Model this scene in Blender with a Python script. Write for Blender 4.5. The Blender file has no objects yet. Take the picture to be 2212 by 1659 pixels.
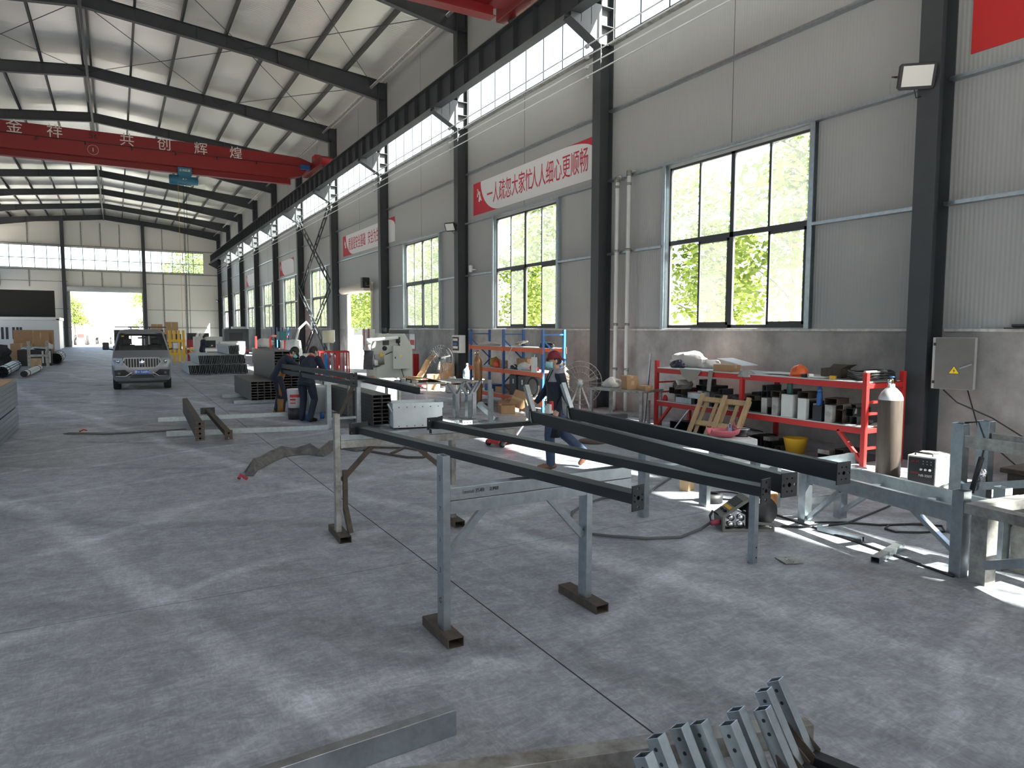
import bpy, bmesh, math, random
from mathutils import Vector as V, Matrix, Euler
S = bpy.context.scene
C = S.collection
R = math.radians
random.seed(7)

# ---------------------------------------------------------------- camera, sky, sun, exposure
H = 2.0; FPX = 1500.0
_y, _p, _r = R(29.644), R(4.484), R(0.15)
_f = V((math.sin(_y)*math.cos(_p), math.cos(_y)*math.cos(_p), -math.sin(_p)))
_r0 = V((math.cos(_y), -math.sin(_y), 0)); _u0 = _r0.cross(_f)
_rt = _r0*math.cos(_r)+_u0*math.sin(_r); _up = -_r0*math.sin(_r)+_u0*math.cos(_r)
cam = bpy.data.cameras.new('camera'); camo = bpy.data.objects.new('camera', cam); C.objects.link(camo)
m = Matrix((_rt, _up, -_f)).transposed().to_4x4(); m.translation = V((0, 0, H)); camo.matrix_world = m
cam.sensor_width = 36; cam.lens = FPX/2212*36; cam.clip_end = 600; cam.clip_start = .05
S.camera = camo
def ray(px, py): return _f + _rt*((px-1106)/FPX) - _up*((py-829.5)/FPX)
def G(px, py, z=0.0):            # point of a horizontal plane seen at a photo pixel
    d = ray(px, py); return V((0, 0, H)) + d*((z-H)/d.z)
def GX(px, py, X):
    d = ray(px, py); return V((0, 0, H)) + d*(X/d.x)
def GY(px, py, Y):
    d = ray(px, py); return V((0, 0, H)) + d*(Y/d.y)

W = bpy.data.worlds.new('World'); S.world = W; W.use_nodes = True
nt = W.node_tree; bg = nt.nodes['Background']
sky = nt.nodes.new('ShaderNodeTexSky'); sky.sky_type = 'NISHITA'; sky.sun_disc = False
sky.sun_elevation = R(43); sky.sun_rotation = R(152); sky.air_density = 1.0; sky.dust_density = 2.5; sky.altitude = 50
hs = nt.nodes.new('ShaderNodeHueSaturation'); hs.inputs['Saturation'].default_value = .95; nt.links.new(sky.outputs[0], hs.inputs['Color'])
nt.links.new(hs.outputs[0], bg.inputs[0]); bg.inputs[1].default_value = .55
sun = bpy.data.lights.new('sun', 'SUN'); suno = bpy.data.objects.new('sun', sun); C.objects.link(suno)
sun.energy = 40.0; sun.angle = R(.53); sun.color = (1.0, .95, .87)
suno.rotation_euler = V((-.5, .95, -1.0)).to_track_quat('-Z', 'Y').to_euler(); suno.location = (30, -40, 60)
S.view_settings.view_transform = 'Standard'; S.view_settings.look = 'None'
S.view_settings.gamma = 1; S.view_settings.use_curve_mapping = False
S.view_settings.exposure = .55
S.cycles.max_bounces = 10; S.cycles.diffuse_bounces = 6; S.cycles.transparent_max_bounces = 24
S.cycles.sample_clamp_indirect = 8.0

# ---------------------------------------------------------------- materials
def mat(name, col, rough=.6, metal=0.0, noise=None, dark=None, bump=None, spec=None, stretch=None):
    """procedural surface: noise=(scale, amount) mixes col with dark; bump=(scale, strength)"""
    m = bpy.data.materials.new(name); m.use_nodes = True
    n = m.node_tree.nodes; L = m.node_tree.links; b = n['Principled BSDF']
    b.inputs['Base Color'].default_value = (*col, 1); b.inputs['Roughness'].default_value = rough
    b.inputs['Metallic'].default_value = metal
    if spec is not None: b.inputs['Specular IOR Level'].default_value = spec
    if noise or bump:
        tc = n.new('ShaderNodeTexCoord'); mp = n.new('ShaderNodeMapping'); L.new(tc.outputs['Object'], mp.inputs[0])
        if stretch: mp.inputs['Scale'].default_value = stretch
    if noise:
        t = n.new('ShaderNodeTexNoise'); t.inputs['Scale'].default_value = noise[0]; t.inputs['Detail'].default_value = 6
        t.inputs['Roughness'].default_value = .65
        L.new(mp.outputs[0], t.inputs['Vector'])
        rp = n.new('ShaderNodeMapRange'); rp.inputs[1].default_value = .38; rp.inputs[2].default_value = .68
        rp.inputs[4].default_value = noise[1]; L.new(t.outputs[0], rp.inputs[0])
        mx = n.new('ShaderNodeMix'); mx.data_type = 'RGBA'; L.new(rp.outputs[0], mx.inputs[0])
        mx.inputs[6].default_value = (*col, 1); mx.inputs[7].default_value = (*(dark or [c*.5 for c in col]), 1)
        L.new(mx.outputs[2], b.inputs['Base Color'])
    if bump:
        t2 = n.new('ShaderNodeTexNoise'); t2.inputs['Scale'].default_value = bump[0]; t2.inputs['Detail'].default_value = 4
        L.new(mp.outputs[0], t2.inputs['Vector']); bp = n.new('ShaderNodeBump'); bp.inputs['Strength'].default_value = bump[1]
        bp.inputs['Distance'].default_value = .02; L.new(t2.outputs[0], bp.inputs['Height']); L.new(bp.outputs[0], b.inputs['Normal'])
    return m
def ribbed(m, axis, scale, strength, dist=.01):
    """fine parallel ribs along a wall or roof sheet (bump), added to a material made by mat()"""
    n = m.node_tree.nodes; L = m.node_tree.links; b = n['Principled BSDF']
    tc = n.new('ShaderNodeTexCoord'); w = n.new('ShaderNodeTexWave'); w.wave_type = 'BANDS'; w.bands_direction = axis
    w.inputs['Scale'].default_value = scale; w.inputs['Distortion'].default_value = 0
    L.new(tc.outputs['Object'], w.inputs['Vector']); bp = n.new('ShaderNodeBump'); bp.inputs['Strength'].default_value = strength
    bp.inputs['Distance'].default_value = dist; L.new(w.outputs[1], bp.inputs['Height']); L.new(bp.outputs[0], b.inputs['Normal'])
    return m
def glassmat():
    m = bpy.data.materials.new('window_glass'); m.use_nodes = True; n = m.node_tree.nodes; L = m.node_tree.links
    n.remove(n['Principled BSDF']); o = n['Material Output']
    t = n.new('ShaderNodeBsdfTransparent'); t.inputs[0].default_value = (.92, .95, .95, 1)
    g = n.new('ShaderNodeBsdfGlossy'); g.inputs['Roughness'].default_value = .05
    tr = n.new('ShaderNodeBsdfTranslucent'); tr.inputs[0].default_value = (.9, .92, .92, 1)
    lw = n.new('ShaderNodeLayerWeight'); f0 = n.new('ShaderNodeMath'); f0.operation = 'POWER'; f0.inputs[1].default_value = 4; L.new(lw.outputs['Facing'], f0.inputs[0])
    f = n.new('ShaderNodeMath'); f.operation = 'MULTIPLY_ADD'; f.inputs[1].default_value = .35; f.inputs[2].default_value = .03; L.new(f0.outputs[0], f.inputs[0])
    m1 = n.new('ShaderNodeMixShader'); m1.inputs[0].default_value = .035; L.new(t.outputs[0], m1.inputs[1]); L.new(tr.outputs[0], m1.inputs[2])
    m2 = n.new('ShaderNodeMixShader'); L.new(f.outputs[0], m2.inputs[0]); L.new(m1.outputs[0], m2.inputs[1]); L.new(g.outputs[0], m2.inputs[2])
    L.new(m2.outputs[0], o.inputs[0]); return m
def floormat():
    m = mat('concrete_floor', (.30, .30, .305), .55); n = m.node_tree.nodes; L = m.node_tree.links; b = n['Principled BSDF']
    tc = n.new('ShaderNodeTexCoord')
    def nz(scale, det, st=None, dist=0, rot=0):
        t = n.new('ShaderNodeTexNoise'); t.inputs['Scale'].default_value = scale; t.inputs['Detail'].default_value = det
        t.inputs['Distortion'].default_value = dist; t.inputs['Roughness'].default_value = .6
        mp = n.new('ShaderNodeMapping'); L.new(tc.outputs['Object'], mp.inputs[0]); mp.inputs['Rotation'].default_value = (0, 0, rot)
        if st: mp.inputs['Scale'].default_value = st
        L.new(mp.outputs[0], t.inputs['Vector']); return t.outputs[0]
    def mrange(s, a, bb, c, d):
        r = n.new('ShaderNodeMapRange'); L.new(s, r.inputs[0])
        for i, v in enumerate((a, bb, c, d)): r.inputs[i+1].default_value = v
        return r.outputs[0]
    def mul(a, bb):
        q = n.new('ShaderNodeMath'); q.operation = 'MULTIPLY'; L.new(a, q.inputs[0]); L.new(bb, q.inputs[1]); return q.outputs[0]
    big = mrange(nz(.35, 3, dist=.6), .3, .7, .86, 1.10)
    trowel = mrange(nz(2.0, 5, (1.0, 1.9, 1), 1.6, R(20)), .38, .62, .89, 1.07)
    trowel2 = mrange(nz(1.6, 6, (2.0, .9, 1), 2.2, R(-25)), .42, .60, .90, 1.06)
    fine = mrange(nz(30, 3), .3, .7, .94, 1.05)
    stains = mrange(nz(.8, 5, dist=1.0), .60, .74, 1.0, .62)
    scratch = mrange(nz(3.0, 2, (9, .45, 1), 3.0, R(65)), .685, .70, 1.0, 1.16)
    def trail(sc, dist, rot, a, hi):
        w = n.new('ShaderNodeTexWave'); w.inputs['Scale'].default_value = sc; w.inputs['Distortion'].default_value = dist
        w.inputs['Detail'].default_value = 3; w.inputs['Detail Scale'].default_value = .6; w.inputs['Detail Roughness'].default_value = .55
        mp = n.new('ShaderNodeMapping'); L.new(tc.outputs['Object'], mp.inputs[0]); mp.inputs['Rotation'].default_value = (0, 0, rot); L.new(mp.outputs[0], w.inputs['Vector'])
        return mrange(w.outputs['Fac'], a, 1.0, 1.0, hi)
    tr = mul(mul(trail(.11, 5.0, R(-15), .965, 1.35), trail(.16, 9.0, R(70), .97, 1.30)), trail(.13, 7.0, R(-50), .95, .78))
    swirl = mrange(nz(1.3, 4, None, 3.5), .35, .62, .92, 1.05)
    brush = mul(mrange(nz(5.0, 6, (1.0, 2.6, 1), 2.2, R(8)), .44, .58, .87, 1.07), mrange(nz(7.0, 5, (2.4, 1.0, 1), 3.0, R(60)), .46, .58, .90, 1.06))
    swirl = mul(swirl, brush)
    v = mul(mul(mul(big, trowel), mul(trowel2, fine)), mul(mul(stains, swirl), mul(scratch, tr)))
    cm = n.new('ShaderNodeMix'); cm.data_type = 'RGBA'; cm.blend_type = 'MULTIPLY'; cm.inputs[0].default_value = 1
    cm.inputs[6].default_value = (.335, .352, .388, 1)
    cb = n.new('ShaderNodeCombineColor'); [L.new(v, cb.inputs[i]) for i in range(3)]; L.new(cb.outputs[0], cm.inputs[7])
    L.new(cm.outputs[2], b.inputs['Base Color'])
    rr = mrange(nz(1.1, 4, dist=1.0), .3, .7, .42, .7); L.new(rr, b.inputs['Roughness'])
    return m
M = {}
M['floor'] = floormat()
M['glass'] = glassmat()
M['panel'] = ribbed(mat('wall_panel_grey', (.36, .365, .36), .5), 'Y', 5.0, .35, .006)
M['panel_far'] = ribbed(mat('wall_panel_cream', (.80, .77, .70), .55), 'X', 3.0, .25, .006)
M['plaster'] = mat('rough_render', (.40, .385, .37), .9, noise=(1.0, 1.0), dark=(.21, .205, .20), bump=(9, .3))
M['foil'] = ribbed(mat('roof_foil', (.84, .81, .745), .30, .38), 'Y', 2.2, .25, .02)
M['steel'] = mat('dark_grey_paint', (.05, .056, .062), .5, noise=(3, .5), dark=(.035, .04, .045))
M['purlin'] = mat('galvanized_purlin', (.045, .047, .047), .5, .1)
M['galv'] = mat('galvanized_steel', (.45, .50, .525), .31, .92, noise=(14, .7), dark=(.30, .34, .37))
M['galv_old'] = mat('worn_galvanized_steel', (.40, .40, .38), .5, .55, noise=(7, .9), dark=(.16, .14, .12))
M['black'] = mat('black_mill_steel', (.022, .024, .027), .42, .35, noise=(9, .6), dark=(.04, .042, .044), stretch=(1, .15, 1))
M['stack'] = mat('oiled_dark_tube', (.10, .092, .085), .45, .4, noise=(7, .8), dark=(.055, .05, .046), stretch=(1, .1, 6))
M['rust'] = mat('brown_rusty_steel', (.10, .075, .055), .7, .2, noise=(12, .8), dark=(.04, .035, .03))
M['red'] = mat('crane_red_paint', (.22, .010, .013), .4)
M['redbright'] = mat('bright_red_paint', (.46, .022, .02), .42)
M['orange'] = mat('orange_beam_paint', (.66, .13, .05), .45)
M['blue'] = mat('rack_blue_paint', (.02, .10, .30), .45)
M['white'] = mat('white_paint', (.75, .75, .73), .5)
M['lgrey'] = mat('light_grey_paint', (.55, .57, .55), .5, noise=(4, .4), dark=(.42, .43, .41))
M['dark'] = mat('black_plastic', (.018, .018, .02), .5)
M['rubber'] = mat('tyre_rubber', (.02, .02, .021), .85)
M['alu'] = mat('dark_window_aluminium', (.05, .052, .055), .4, .3)
M['brightalu'] = mat('bright_aluminium', (.7, .72, .73), .3, .8)
M['chrome'] = mat('chrome', (.75, .76, .77), .15, 1.0)
M['wood'] = mat('pallet_wood', (.50, .36, .20), .75, noise=(5, .8), dark=(.33, .22, .12), stretch=(1, 8, 1))
M['card'] = mat('brown_cardboard', (.42, .26, .14), .85, noise=(6, .5), dark=(.34, .20, .10))
M['yellow'] = mat('yellow_paint', (.72, .42, .03), .5)
M['green'] = mat('dark_green_plastic', (.01, .07, .06), .4)
M['cloth'] = mat('pale_cloth', (.66, .62, .58), .9, bump=(20, .4))
M['plastic_clear'] = mat('cloudy_plastic', (.6, .62, .63), .35)
M['letters_white'] = mat('white_lettering', (.72, .66, .62), .6)
M['letters_red'] = mat('red_lettering', (.50, .02, .04), .6)
M['bannerwhite'] = mat('banner_white', (.68, .68, .69), .6)
M['bannerred'] = mat('banner_red', (.48, .02, .04), .6)

# ---------------------------------------------------------------- mesh building
class MB:
    def __init__(s): s.v = []; s.f = []; s.smooth = []; s.mi = []; s.cur = 0
    def add(s, vs, fs, smooth=False):
        o = len(s.v); s.v += [V(p) for p in vs]; s.f += [[i+o for i in f] for f in fs]
        s.smooth += [smooth]*len(fs); s.mi += [s.cur]*len(fs); return s
    def box(s, c, d, rot=None):
        c = V(c); hx, hy, hz = d[0]/2, d[1]/2, d[2]/2
        q = [V((x, y, z)) for x in (-hx, hx) for y in (-hy, hy) for z in (-hz, hz)]
        if rot is not None:
            e = Euler(rot).to_matrix() if not isinstance(rot, Matrix) else rot
            q = [e @ p for p in q]
        return s.add([c+p for p in q], [(0, 1, 3, 2), (4, 6, 7, 5), (0, 4, 5, 1), (2, 3, 7, 6), (0, 2, 6, 4), (1, 5, 7, 3)])
    def b2(s, a, b):           # box from corner to corner
        a = V(a); b = V(b); return s.box((a+b)/2, [abs(b[i]-a[i]) for i in range(3)])
    def frame(s, p, q, up):
        d = (q-p).normalized(); u = V(up)
        if abs(d.dot(u)) > .99: u = V((1, 0, 0)) if abs(d.x) < .9 else V((0, 1, 0))
        x = d.cross(u).normalized(); return d, x, x.cross(d)
    def bar(s, p, q, w, h, up=(0, 0, 1)):
        p = V(p); q = V(q); d, x, y = s.frame(p, q, up); o = []
        for c in (p, q): o += [c-x*w/2-y*h/2, c+x*w/2-y*h/2, c+x*w/2+y*h/2, c-x*w/2+y*h/2]
        return s.add(o, [(0, 3, 2, 1), (4, 5, 6, 7), (0, 1, 5, 4), (1, 2, 6, 5), (2, 3, 7, 6), (3, 0, 4, 7)])
    def rtube(s, p, q, w, h, t=.004, up=(0, 0, 1)):     # open rectangular hollow section
        p = V(p); q = V(q); d, x, y = s.frame(p, q, up); o = []
        for c in (p, q):
            for k in (0, t): o += [c-x*(w/2-k)-y*(h/2-k), c+x*(w/2-k)-y*(h/2-k), c+x*(w/2-k)+y*(h/2-k), c-x*(w/2-k)+y*(h/2-k)]
        f = []
        for i in range(4):
            j = (i+1) % 4
            f += [(i, j, 8+j, 8+i), (4+j, 4+i, 12+i, 12+j), (i, 4+i, 4+j, j), (8+i, 8+j, 12+j, 12+i)]
        return s.add(o, f)
    def chan(s, p, q, w, h, t=.005, up=(0, 0, 1)):      # C channel, web on -x side, open to +x
        p = V(p); q = V(q); d, x, y = s.frame(p, q, up)
        prof = [(-w/2, -h/2), (w/2, -h/2), (w/2, -h/2+t), (-w/2+t, -h/2+t), (-w/2+t, h/2-t), (w/2, h/2-t), (w/2, h/2), (-w/2, h/2)]
        return s.sweep(prof, p, q, x, y)
    def ibeam(s, p, q, w, h, tf=.014, tw=.01, up=(0, 0, 1)):
        p = V(p); q = V(q); d, x, y = s.frame(p, q, up); a, b = w/2, h/2; c = tw/2
        prof = [(-a, -b), (a, -b), (a, -b+tf), (c, -b+tf), (c, b-tf), (a, b-tf), (a, b), (-a, b), (-a, b-tf), (-c, b-tf), (-c, -b+tf), (-a, -b+tf)]
        return s.sweep(prof, p, q, x, y)
    def sweep(s, prof, p, q, x, y):
        n = len(prof); o = [p+x*a+y*b for a, b in prof]+[q+x*a+y*b for a, b in prof]
        f = [(i, (i+1) % n, n+(i+1) % n, n+i) for i in range(n)]
        f += [list(range(n))[::-1], list(range(n, 2*n))]
        return s.add(o, f)
    def prism(s, pts, d):      # planar polygon extruded by vector d
        pts = [V(p) for p in pts]; d = V(d); n = len(pts)
        f = [(i, (i+1) % n, n+(i+1) % n, n+i) for i in range(n)]+[list(range(n))[::-1], list(range(n, 2*n))]
        return s.add(pts+[p+d for p in pts], f)
    def tube(s, pts, r, n=8, caps=True, smooth=True):
        pts = [V(p) for p in pts]; k = len(pts); rr = r if isinstance(r, (list, tuple)) else [r]*k
        o = []; ref = None
        for i, p in enumerate(pts):
            d = (pts[min(i+1, k-1)]-pts[max(i-1, 0)]).normalized()
            if ref is None:
                ref = V((0, 0, 1)) if abs(d.z) < .9 else V((1, 0, 0))
            x = d.cross(ref)
            if x.length < 1e-4: x = d.cross(V((0, 1, 0)))
            x.normalize(); y = x.cross(d); ref = y if k > 2 else ref
            o += [p+x*(rr[i]*math.cos(2*math.pi*j/n))+y*(rr[i]*math.sin(2*math.pi*j/n)) for j in range(n)]
        f = [(i*n+j, i*n+(j+1) % n, (i+1)*n+(j+1) % n, (i+1)*n+j) for i in range(k-1) for j in range(n)]
        s.add(o, f, smooth)
        if caps: s.add(o[:n], [list(range(n))[::-1]]); s.add(o[-n:], [list(range(n))])
        return s
    def lathe(s, prof, c=(0, 0, 0), n=20, axis='Z', caps=True, smooth=True):
        c = V(c); o = []
        for r, h in prof:
            for j in range(n):
                a = 2*math.pi*j/n; x, y = r*math.cos(a), r*math.sin(a)
                o.append(c+(V((x, y, h)) if axis == 'Z' else V((h, x, y)) if axis == 'X' else V((y, h, x))))
        k = len(prof); f = [(i*n+j, i*n+(j+1) % n, (i+1)*n+(j+1) % n, (i+1)*n+j) for i in range(k-1) for j in range(n)]
        s.add(o, f, smooth)
        if caps:
            if prof[0][0] > 1e-5: s.add(o[:n], [list(range(n))[::-1]])
            if prof[-1][0] > 1e-5: s.add(o[-n:], [list(range(n))])
        return s
    def ball(s, c, r, n=14, k=8, rot=None):
        c = V(c); r = r if isinstance(r, (list, tuple)) else (r, r, r); o = []
        e = Euler(rot).to_matrix() if rot else Matrix.Identity(3)
        for i in range(k+1):
            t = math.pi*i/k
            for j in range(n):
                a = 2*math.pi*j/n
                o.append(c+e @ V((r[0]*math.sin(t)*math.cos(a), r[1]*math.sin(t)*math.sin(a), -r[2]*math.cos(t))))
        return s.add(o, [(i*n+j, i*n+(j+1) % n, (i+1)*n+(j+1) % n, (i+1)*n+j) for i in range(k) for j in range(n)], True)
    def build(s, name, m, parent=None, bevel=0, kind=None, label=None, fix=True):
        me = bpy.data.meshes.new(name); me.from_pydata([tuple(p) for p in s.v], [], s.f)
        for i, p in enumerate(me.polygons): p.use_smooth = s.smooth[i]; p.material_index = s.mi[i]
        for x in (m if isinstance(m, (list, tuple)) else [m]): me.materials.append(M[x] if isinstance(x, str) else x)
        if fix:
            bm = bmesh.new(); bm.from_mesh(me); bmesh.ops.remove_doubles(bm, verts=bm.verts, dist=1e-5)
            bmesh.ops.recalc_face_normals(bm, faces=bm.faces); bm.to_mesh(me); bm.free()
        o = bpy.data.objects.new(name, me); C.objects.link(o)
        if parent is not None: o.parent = parent
        if bevel:
            b = o.modifiers.new('bevel', 'BEVEL'); b.width = bevel; b.segments = 2; b.limit_method = 'ANGLE'; b.angle_limit = R(40)
        if kind: o['kind'] = kind
        if label: o['label'] = label
        return o
def tag(o, label, cat, group=None, kind=None):
    o['label'] = label; o['category'] = cat
    if group: o['group'] = group
    if kind: o['kind'] = kind
    return o
def thing(name, label, cat, loc=(0, 0, 0), rz=0, group=None, rot=None):
    o = bpy.data.objects.new(name, None); C.objects.link(o); o.location = loc; o.empty_display_size = .1
    o.rotation_euler = rot if rot else (0, 0, rz); return tag(o, label, cat, group)
def dup(root, loc, rz=None, label=None, group=None, rot=None):
    r = root.copy(); C.objects.link(r); r.location = loc
    if rz is not None: r.rotation_euler = (0, 0, rz)
    if rot is not None: r.rotation_euler = rot
    if label: r['label'] = label
    if group: r['group'] = group
    for ch in list(root.children):
        c = ch.copy(); C.objects.link(c); c.parent = r
        for g in ch.children:
            d = g.copy(); C.objects.link(d); d.parent = c
    return r
def place(o, loc, rz=0, rot=None):
    o.location = loc; o.rotation_euler = rot if rot else (0, 0, rz); return o
def text(s, name, size, m, parent, loc, rot, depth=.004, sx=1.0, align='CENTER', bold=0):
    cu = bpy.data.curves.new('lettering', 'FONT'); cu.body = s; cu.size = size; cu.extrude = depth; cu.offset = bold
    cu.align_x = align; cu.align_y = 'CENTER'; cu.resolution_u = 3
    t = bpy.data.objects.new('lettering', cu); C.objects.link(t)
    dg = bpy.context.evaluated_depsgraph_get(); me = bpy.data.meshes.new_from_object(t.evaluated_get(dg))
    bpy.data.objects.remove(t); me.materials.clear(); me.materials.append(M[m])
    o = bpy.data.objects.new(name, me); C.objects.link(o); o.location = loc; o.rotation_euler = rot; o.scale = (sx, 1, 1)
    if parent is not None: o.parent = parent
    return o
ORD = ['nearest', 'second nearest', 'third nearest', 'fourth nearest', 'fifth nearest', 'sixth nearest', 'seventh nearest', 'eighth nearest', 'ninth nearest', 'tenth nearest', 'eleventh nearest', 'twelfth nearest', 'thirteenth nearest']
_TE = 'first second third fourth fifth sixth seventh eighth ninth tenth eleventh twelfth thirteenth fourteenth fifteenth sixteenth seventeenth eighteenth nineteenth'.split()
NTH = _TE+['twentieth']+['twenty-'+w for w in _TE[:9]]+['thirtieth']+['thirty-'+w for w in _TE[:9]]+['fortieth']
# ---------------------------------------------------------------- building shell
XW = 11.0; XL = -12.44; YB = -18.58; YF = 88.8; RX = -0.72
BAY = 8.25; YC = [6.17+BAY*k for k in range(-2, 11)]; YC[-1] = 88.6    # frames, k = -2 .. 10
BAYS = [(YC[i], YC[i+1]) for i in range(len(YC)-1)]; NB = [(-18.58, YC[0])]
def roofz(x): return 14.5-.105*abs(x-RX)
def holed(mb, plane, axis_u, u0, u1, z0, z1, holes, t):
    """wall slab with rectangular holes; plane = coordinate of inner face, t = outward thickness (signed)"""
    us = sorted({u0, u1, *[h[0] for h in holes], *[h[1] for h in holes]}); zs = sorted({z0, z1, *[h[2] for h in holes], *[h[3] for h in holes]})
    for i in range(len(us)-1):
        j = 0
        while j < len(zs)-1:
            inside = lambda jj: any(h[0]-1e-6 <= us[i] and us[i+1] <= h[1]+1e-6 and h[2]-1e-6 <= zs[jj] and zs[jj+1] <= h[3]+1e-6 for h in holes)
            if inside(j): j += 1; continue
            k = j
            while k < len(zs)-1 and not inside(k): k += 1
            if axis_u == 'Y': mb.b2((plane, us[i], zs[j]), (plane+t, us[i+1], zs[k]))
            else: mb.b2((us[i], plane, zs[j]), (us[i+1], plane+t, zs[k]))
            j = k
MB().b2((XL-.1, YB, -.3), (XW+.1, YF+.4, 0)).build('floor', 'floor', kind='structure')
# joints sawn in the floor slab
jm = mat('floor_joint', (.035, .035, .037), .9)
jb = MB()
jb.b2((2.245, -2, -.004), (2.255, YF, .0008))
for yj in (5.5, 13.75, 22.0, 30.25, 38.5): jb.b2((XL, yj-.0015, -.004), (XW, yj+.0015, .0006))
jb.build('trim_1', jm, kind='structure')
# right wall: windows in every bay but one, strip of clerestory lights above
holesR = []; wins = []; cler = []
for i, (a, b) in enumerate(BAYS):
    c = (a+b)/2; k = i-2
    if k == 3: holesR.append((33.2, 37.1, 0, 4.0))
    else: holesR.append((c-1.85, c+1.85, 2.05, 5.62)); wins.append((k, c))
    if k < 9: holesR.append((a+.17, b-.17, 9.15, 10.78)); cler.append((k, a+.17, b-.17))
w = MB(); holed(w, XW, 'Y', YB, YF, 2.02, 13.3, [h for h in holesR if h[2] > 1] + [(33.2, 37.1, 2.02, 4.0)], .08)
w.build('wall_right', 'panel', kind='structure')
w = MB(); holed(w, XW, 'Y', YB, YF, 0, 2.02, [(33.2, 37.1, 0, 2.02)], .22)
w.build('baseboard_right', 'plaster', kind='structure')
# panel joints and a pale sill line
jl = MB()
for i, (a, b) in enumerate(BAYS):
    c = (a+b)/2+.05; jl.b2((XW-.003, c-.008, 5.75), (XW+.01, c+.008, 9.0)); jl.b2((XW-.003, c-.008, 10.9), (XW+.01, c+.008, 13.1))
jl.build('trim_2', mat('panel_joint', (.12, .12, .12), .8), kind='structure')
sl = MB()
for i, (a, b) in enumerate(BAYS):
    if i-2 != 3: sl.b2((XW-.04, a+.2, 1.985), (XW+.06, b-.2, 2.03))
sl.build('trim_3', mat('chipped_white_sill', (.62, .62, .60), .8, noise=(12, .8), dark=(.35, .34, .32)), kind='structure', bevel=.006)
# horizontal girts (C sections) between the columns
gn = 4
for z, x0, x1 in ((3.9, 0, 0), (5.72, 0, 0), (7.42, 0, 0), (9.05, 0, 0), (10.86, 0, 0)):
    g = MB()
    for i, (a, b) in enumerate(BAYS):
        c = (a+b)/2; segs = [(a+.15, b-.15)]
        if z < 5 and i-2 != 3: segs = [(a+.15, c-1.97), (c+1.97, b-.15)]
        if i-2 == 3 and z < 4.5: segs = [(a+.15, 33.1), (37.2, b-.15)]
        for s0, s1 in segs:
            g.chan((XW-.065, s0, z), (XW-.065, s1, z), .12, .055, .006, up=(0, 0, 1))
    g.build('trim_%d' % gn, 'galv' if z < 8 else 'galv_old', kind='structure'); gn += 1
# window jamb studs beside each window
g = MB()
for k, c in wins:
    for s in (-1, 1): g.chan((XW-.05, c+s*1.93, 2.03), (XW-.05, c+s*1.93, 5.72), .1, .11, .006, up=(-1, 0, 0))
g.build('trim_%d' % gn, 'galv', kind='structure'); gn += 1
wn = 1
def window(name, c, k):
    f = MB(); y0, y1, z0, z1, zt = c-1.85, c+1.85, 2.05, 5.62, 3.95; x0, x1 = XW+.01, XW+.07
    for a, b in (((y0, z0), (y1, z0+.06)), ((y0, z1-.05), (y1, z1)), ((y0, z0), (y0+.05, z1)), ((y1-.05, z0), (y1, z1)),
                 ((y0, zt-.05), (y1, zt+.05)), ((c-.05, z0), (c+.05, z1))):
        f.b2((x0, a[0], a[1]), (x1, b[0], b[1]))
    for s in (-.925, .925): f.b2((x0+.01, c+s-.025, zt), (x1-.01, c+s+.025, z1))
    o = f.build(name, 'alu', kind='structure')
    p = MB()
    for y_ in (y0+.05, c-.9, c+.05, c+.95): p.b2((XW+.035, y_, zt+.05), (XW+.04, y_+.85, z1-.05))
    p.build('upper_panes', 'glass', o)
    for q, yy in enumerate((c+.07, c-1.78, c+.95, c-.9)):       # sliding sashes; the two nearest windows stand half open
        if k in (0, 1) and q > 1: continue
        s = MB(); w_ = .86; xs = XW+.02 if q < 2 else XW+.045
        for a, b in (((yy, z0+.06), (yy+w_, z0+.12)), ((yy, zt-.11), (yy+w_, zt-.05)), ((yy, z0+.06), (yy+.05, zt-.05)), ((yy+w_-.05, z0+.06), (yy+w_, zt-.05))):
            s.b2((xs, a[0], a[1]), (xs+.02, b[0], b[1]))
        so = s.build('window_sash', 'alu', o)
        MB().b2((xs+.008, yy+.05, z0+.12), (xs+.012, yy+w_-.05, zt-.11)).build('pane', 'glass', so)
    return o
for k, c in wins: window('window_%d' % wn, c, k); wn += 1
for k, a, b in cler:            # clerestory lights: slim mullions about a metre apart
    f = MB(); x0, x1 = XW+.01, XW+.06; n = 8
    f.b2((x0, a, 9.15), (x1, b, 9.2)); f.b2((x0, a, 10.73), (x1, b, 10.78))
    for i in range(n+1):
        y = a+(b-a)*i/n; f.b2((x0, max(a, y-.02), 9.15), (x1, min(b, y+.02), 10.78))
    o = f.build('window_%d' % wn, 'alu', kind='structure'); wn += 1
    MB().b2((XW+.03, a+.02, 9.2), (XW+.034, b-.02, 10.73)).build('panes', 'glass', o)
# left and back walls (never seen from here) with their own strip lights
w = MB(); holed(w, XL, 'Y', YB, YF, 0, 13.3, [(a+.3, b-.3, 9.15, 10.78) for a, b in BAYS]+[(a+2.3, b-2.3, 2.05, 5.62) for a, b in BAYS], -.1)
w.build('wall_left', 'panel', kind='structure')
w = MB(); holed(w, YB, 'X', XL, XW, 0, 13.3, [(-4.2, 2.8, 0, 6.0), (-10, 9, 8.4, 10.7)], -.1)
w.prism([(XL, YB, 13.3), (XW, YB, 13.3), (RX, YB, 14.5)], (0, -.1, 0)); w.build('wall_back', 'panel_far', kind='structure')
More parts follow.
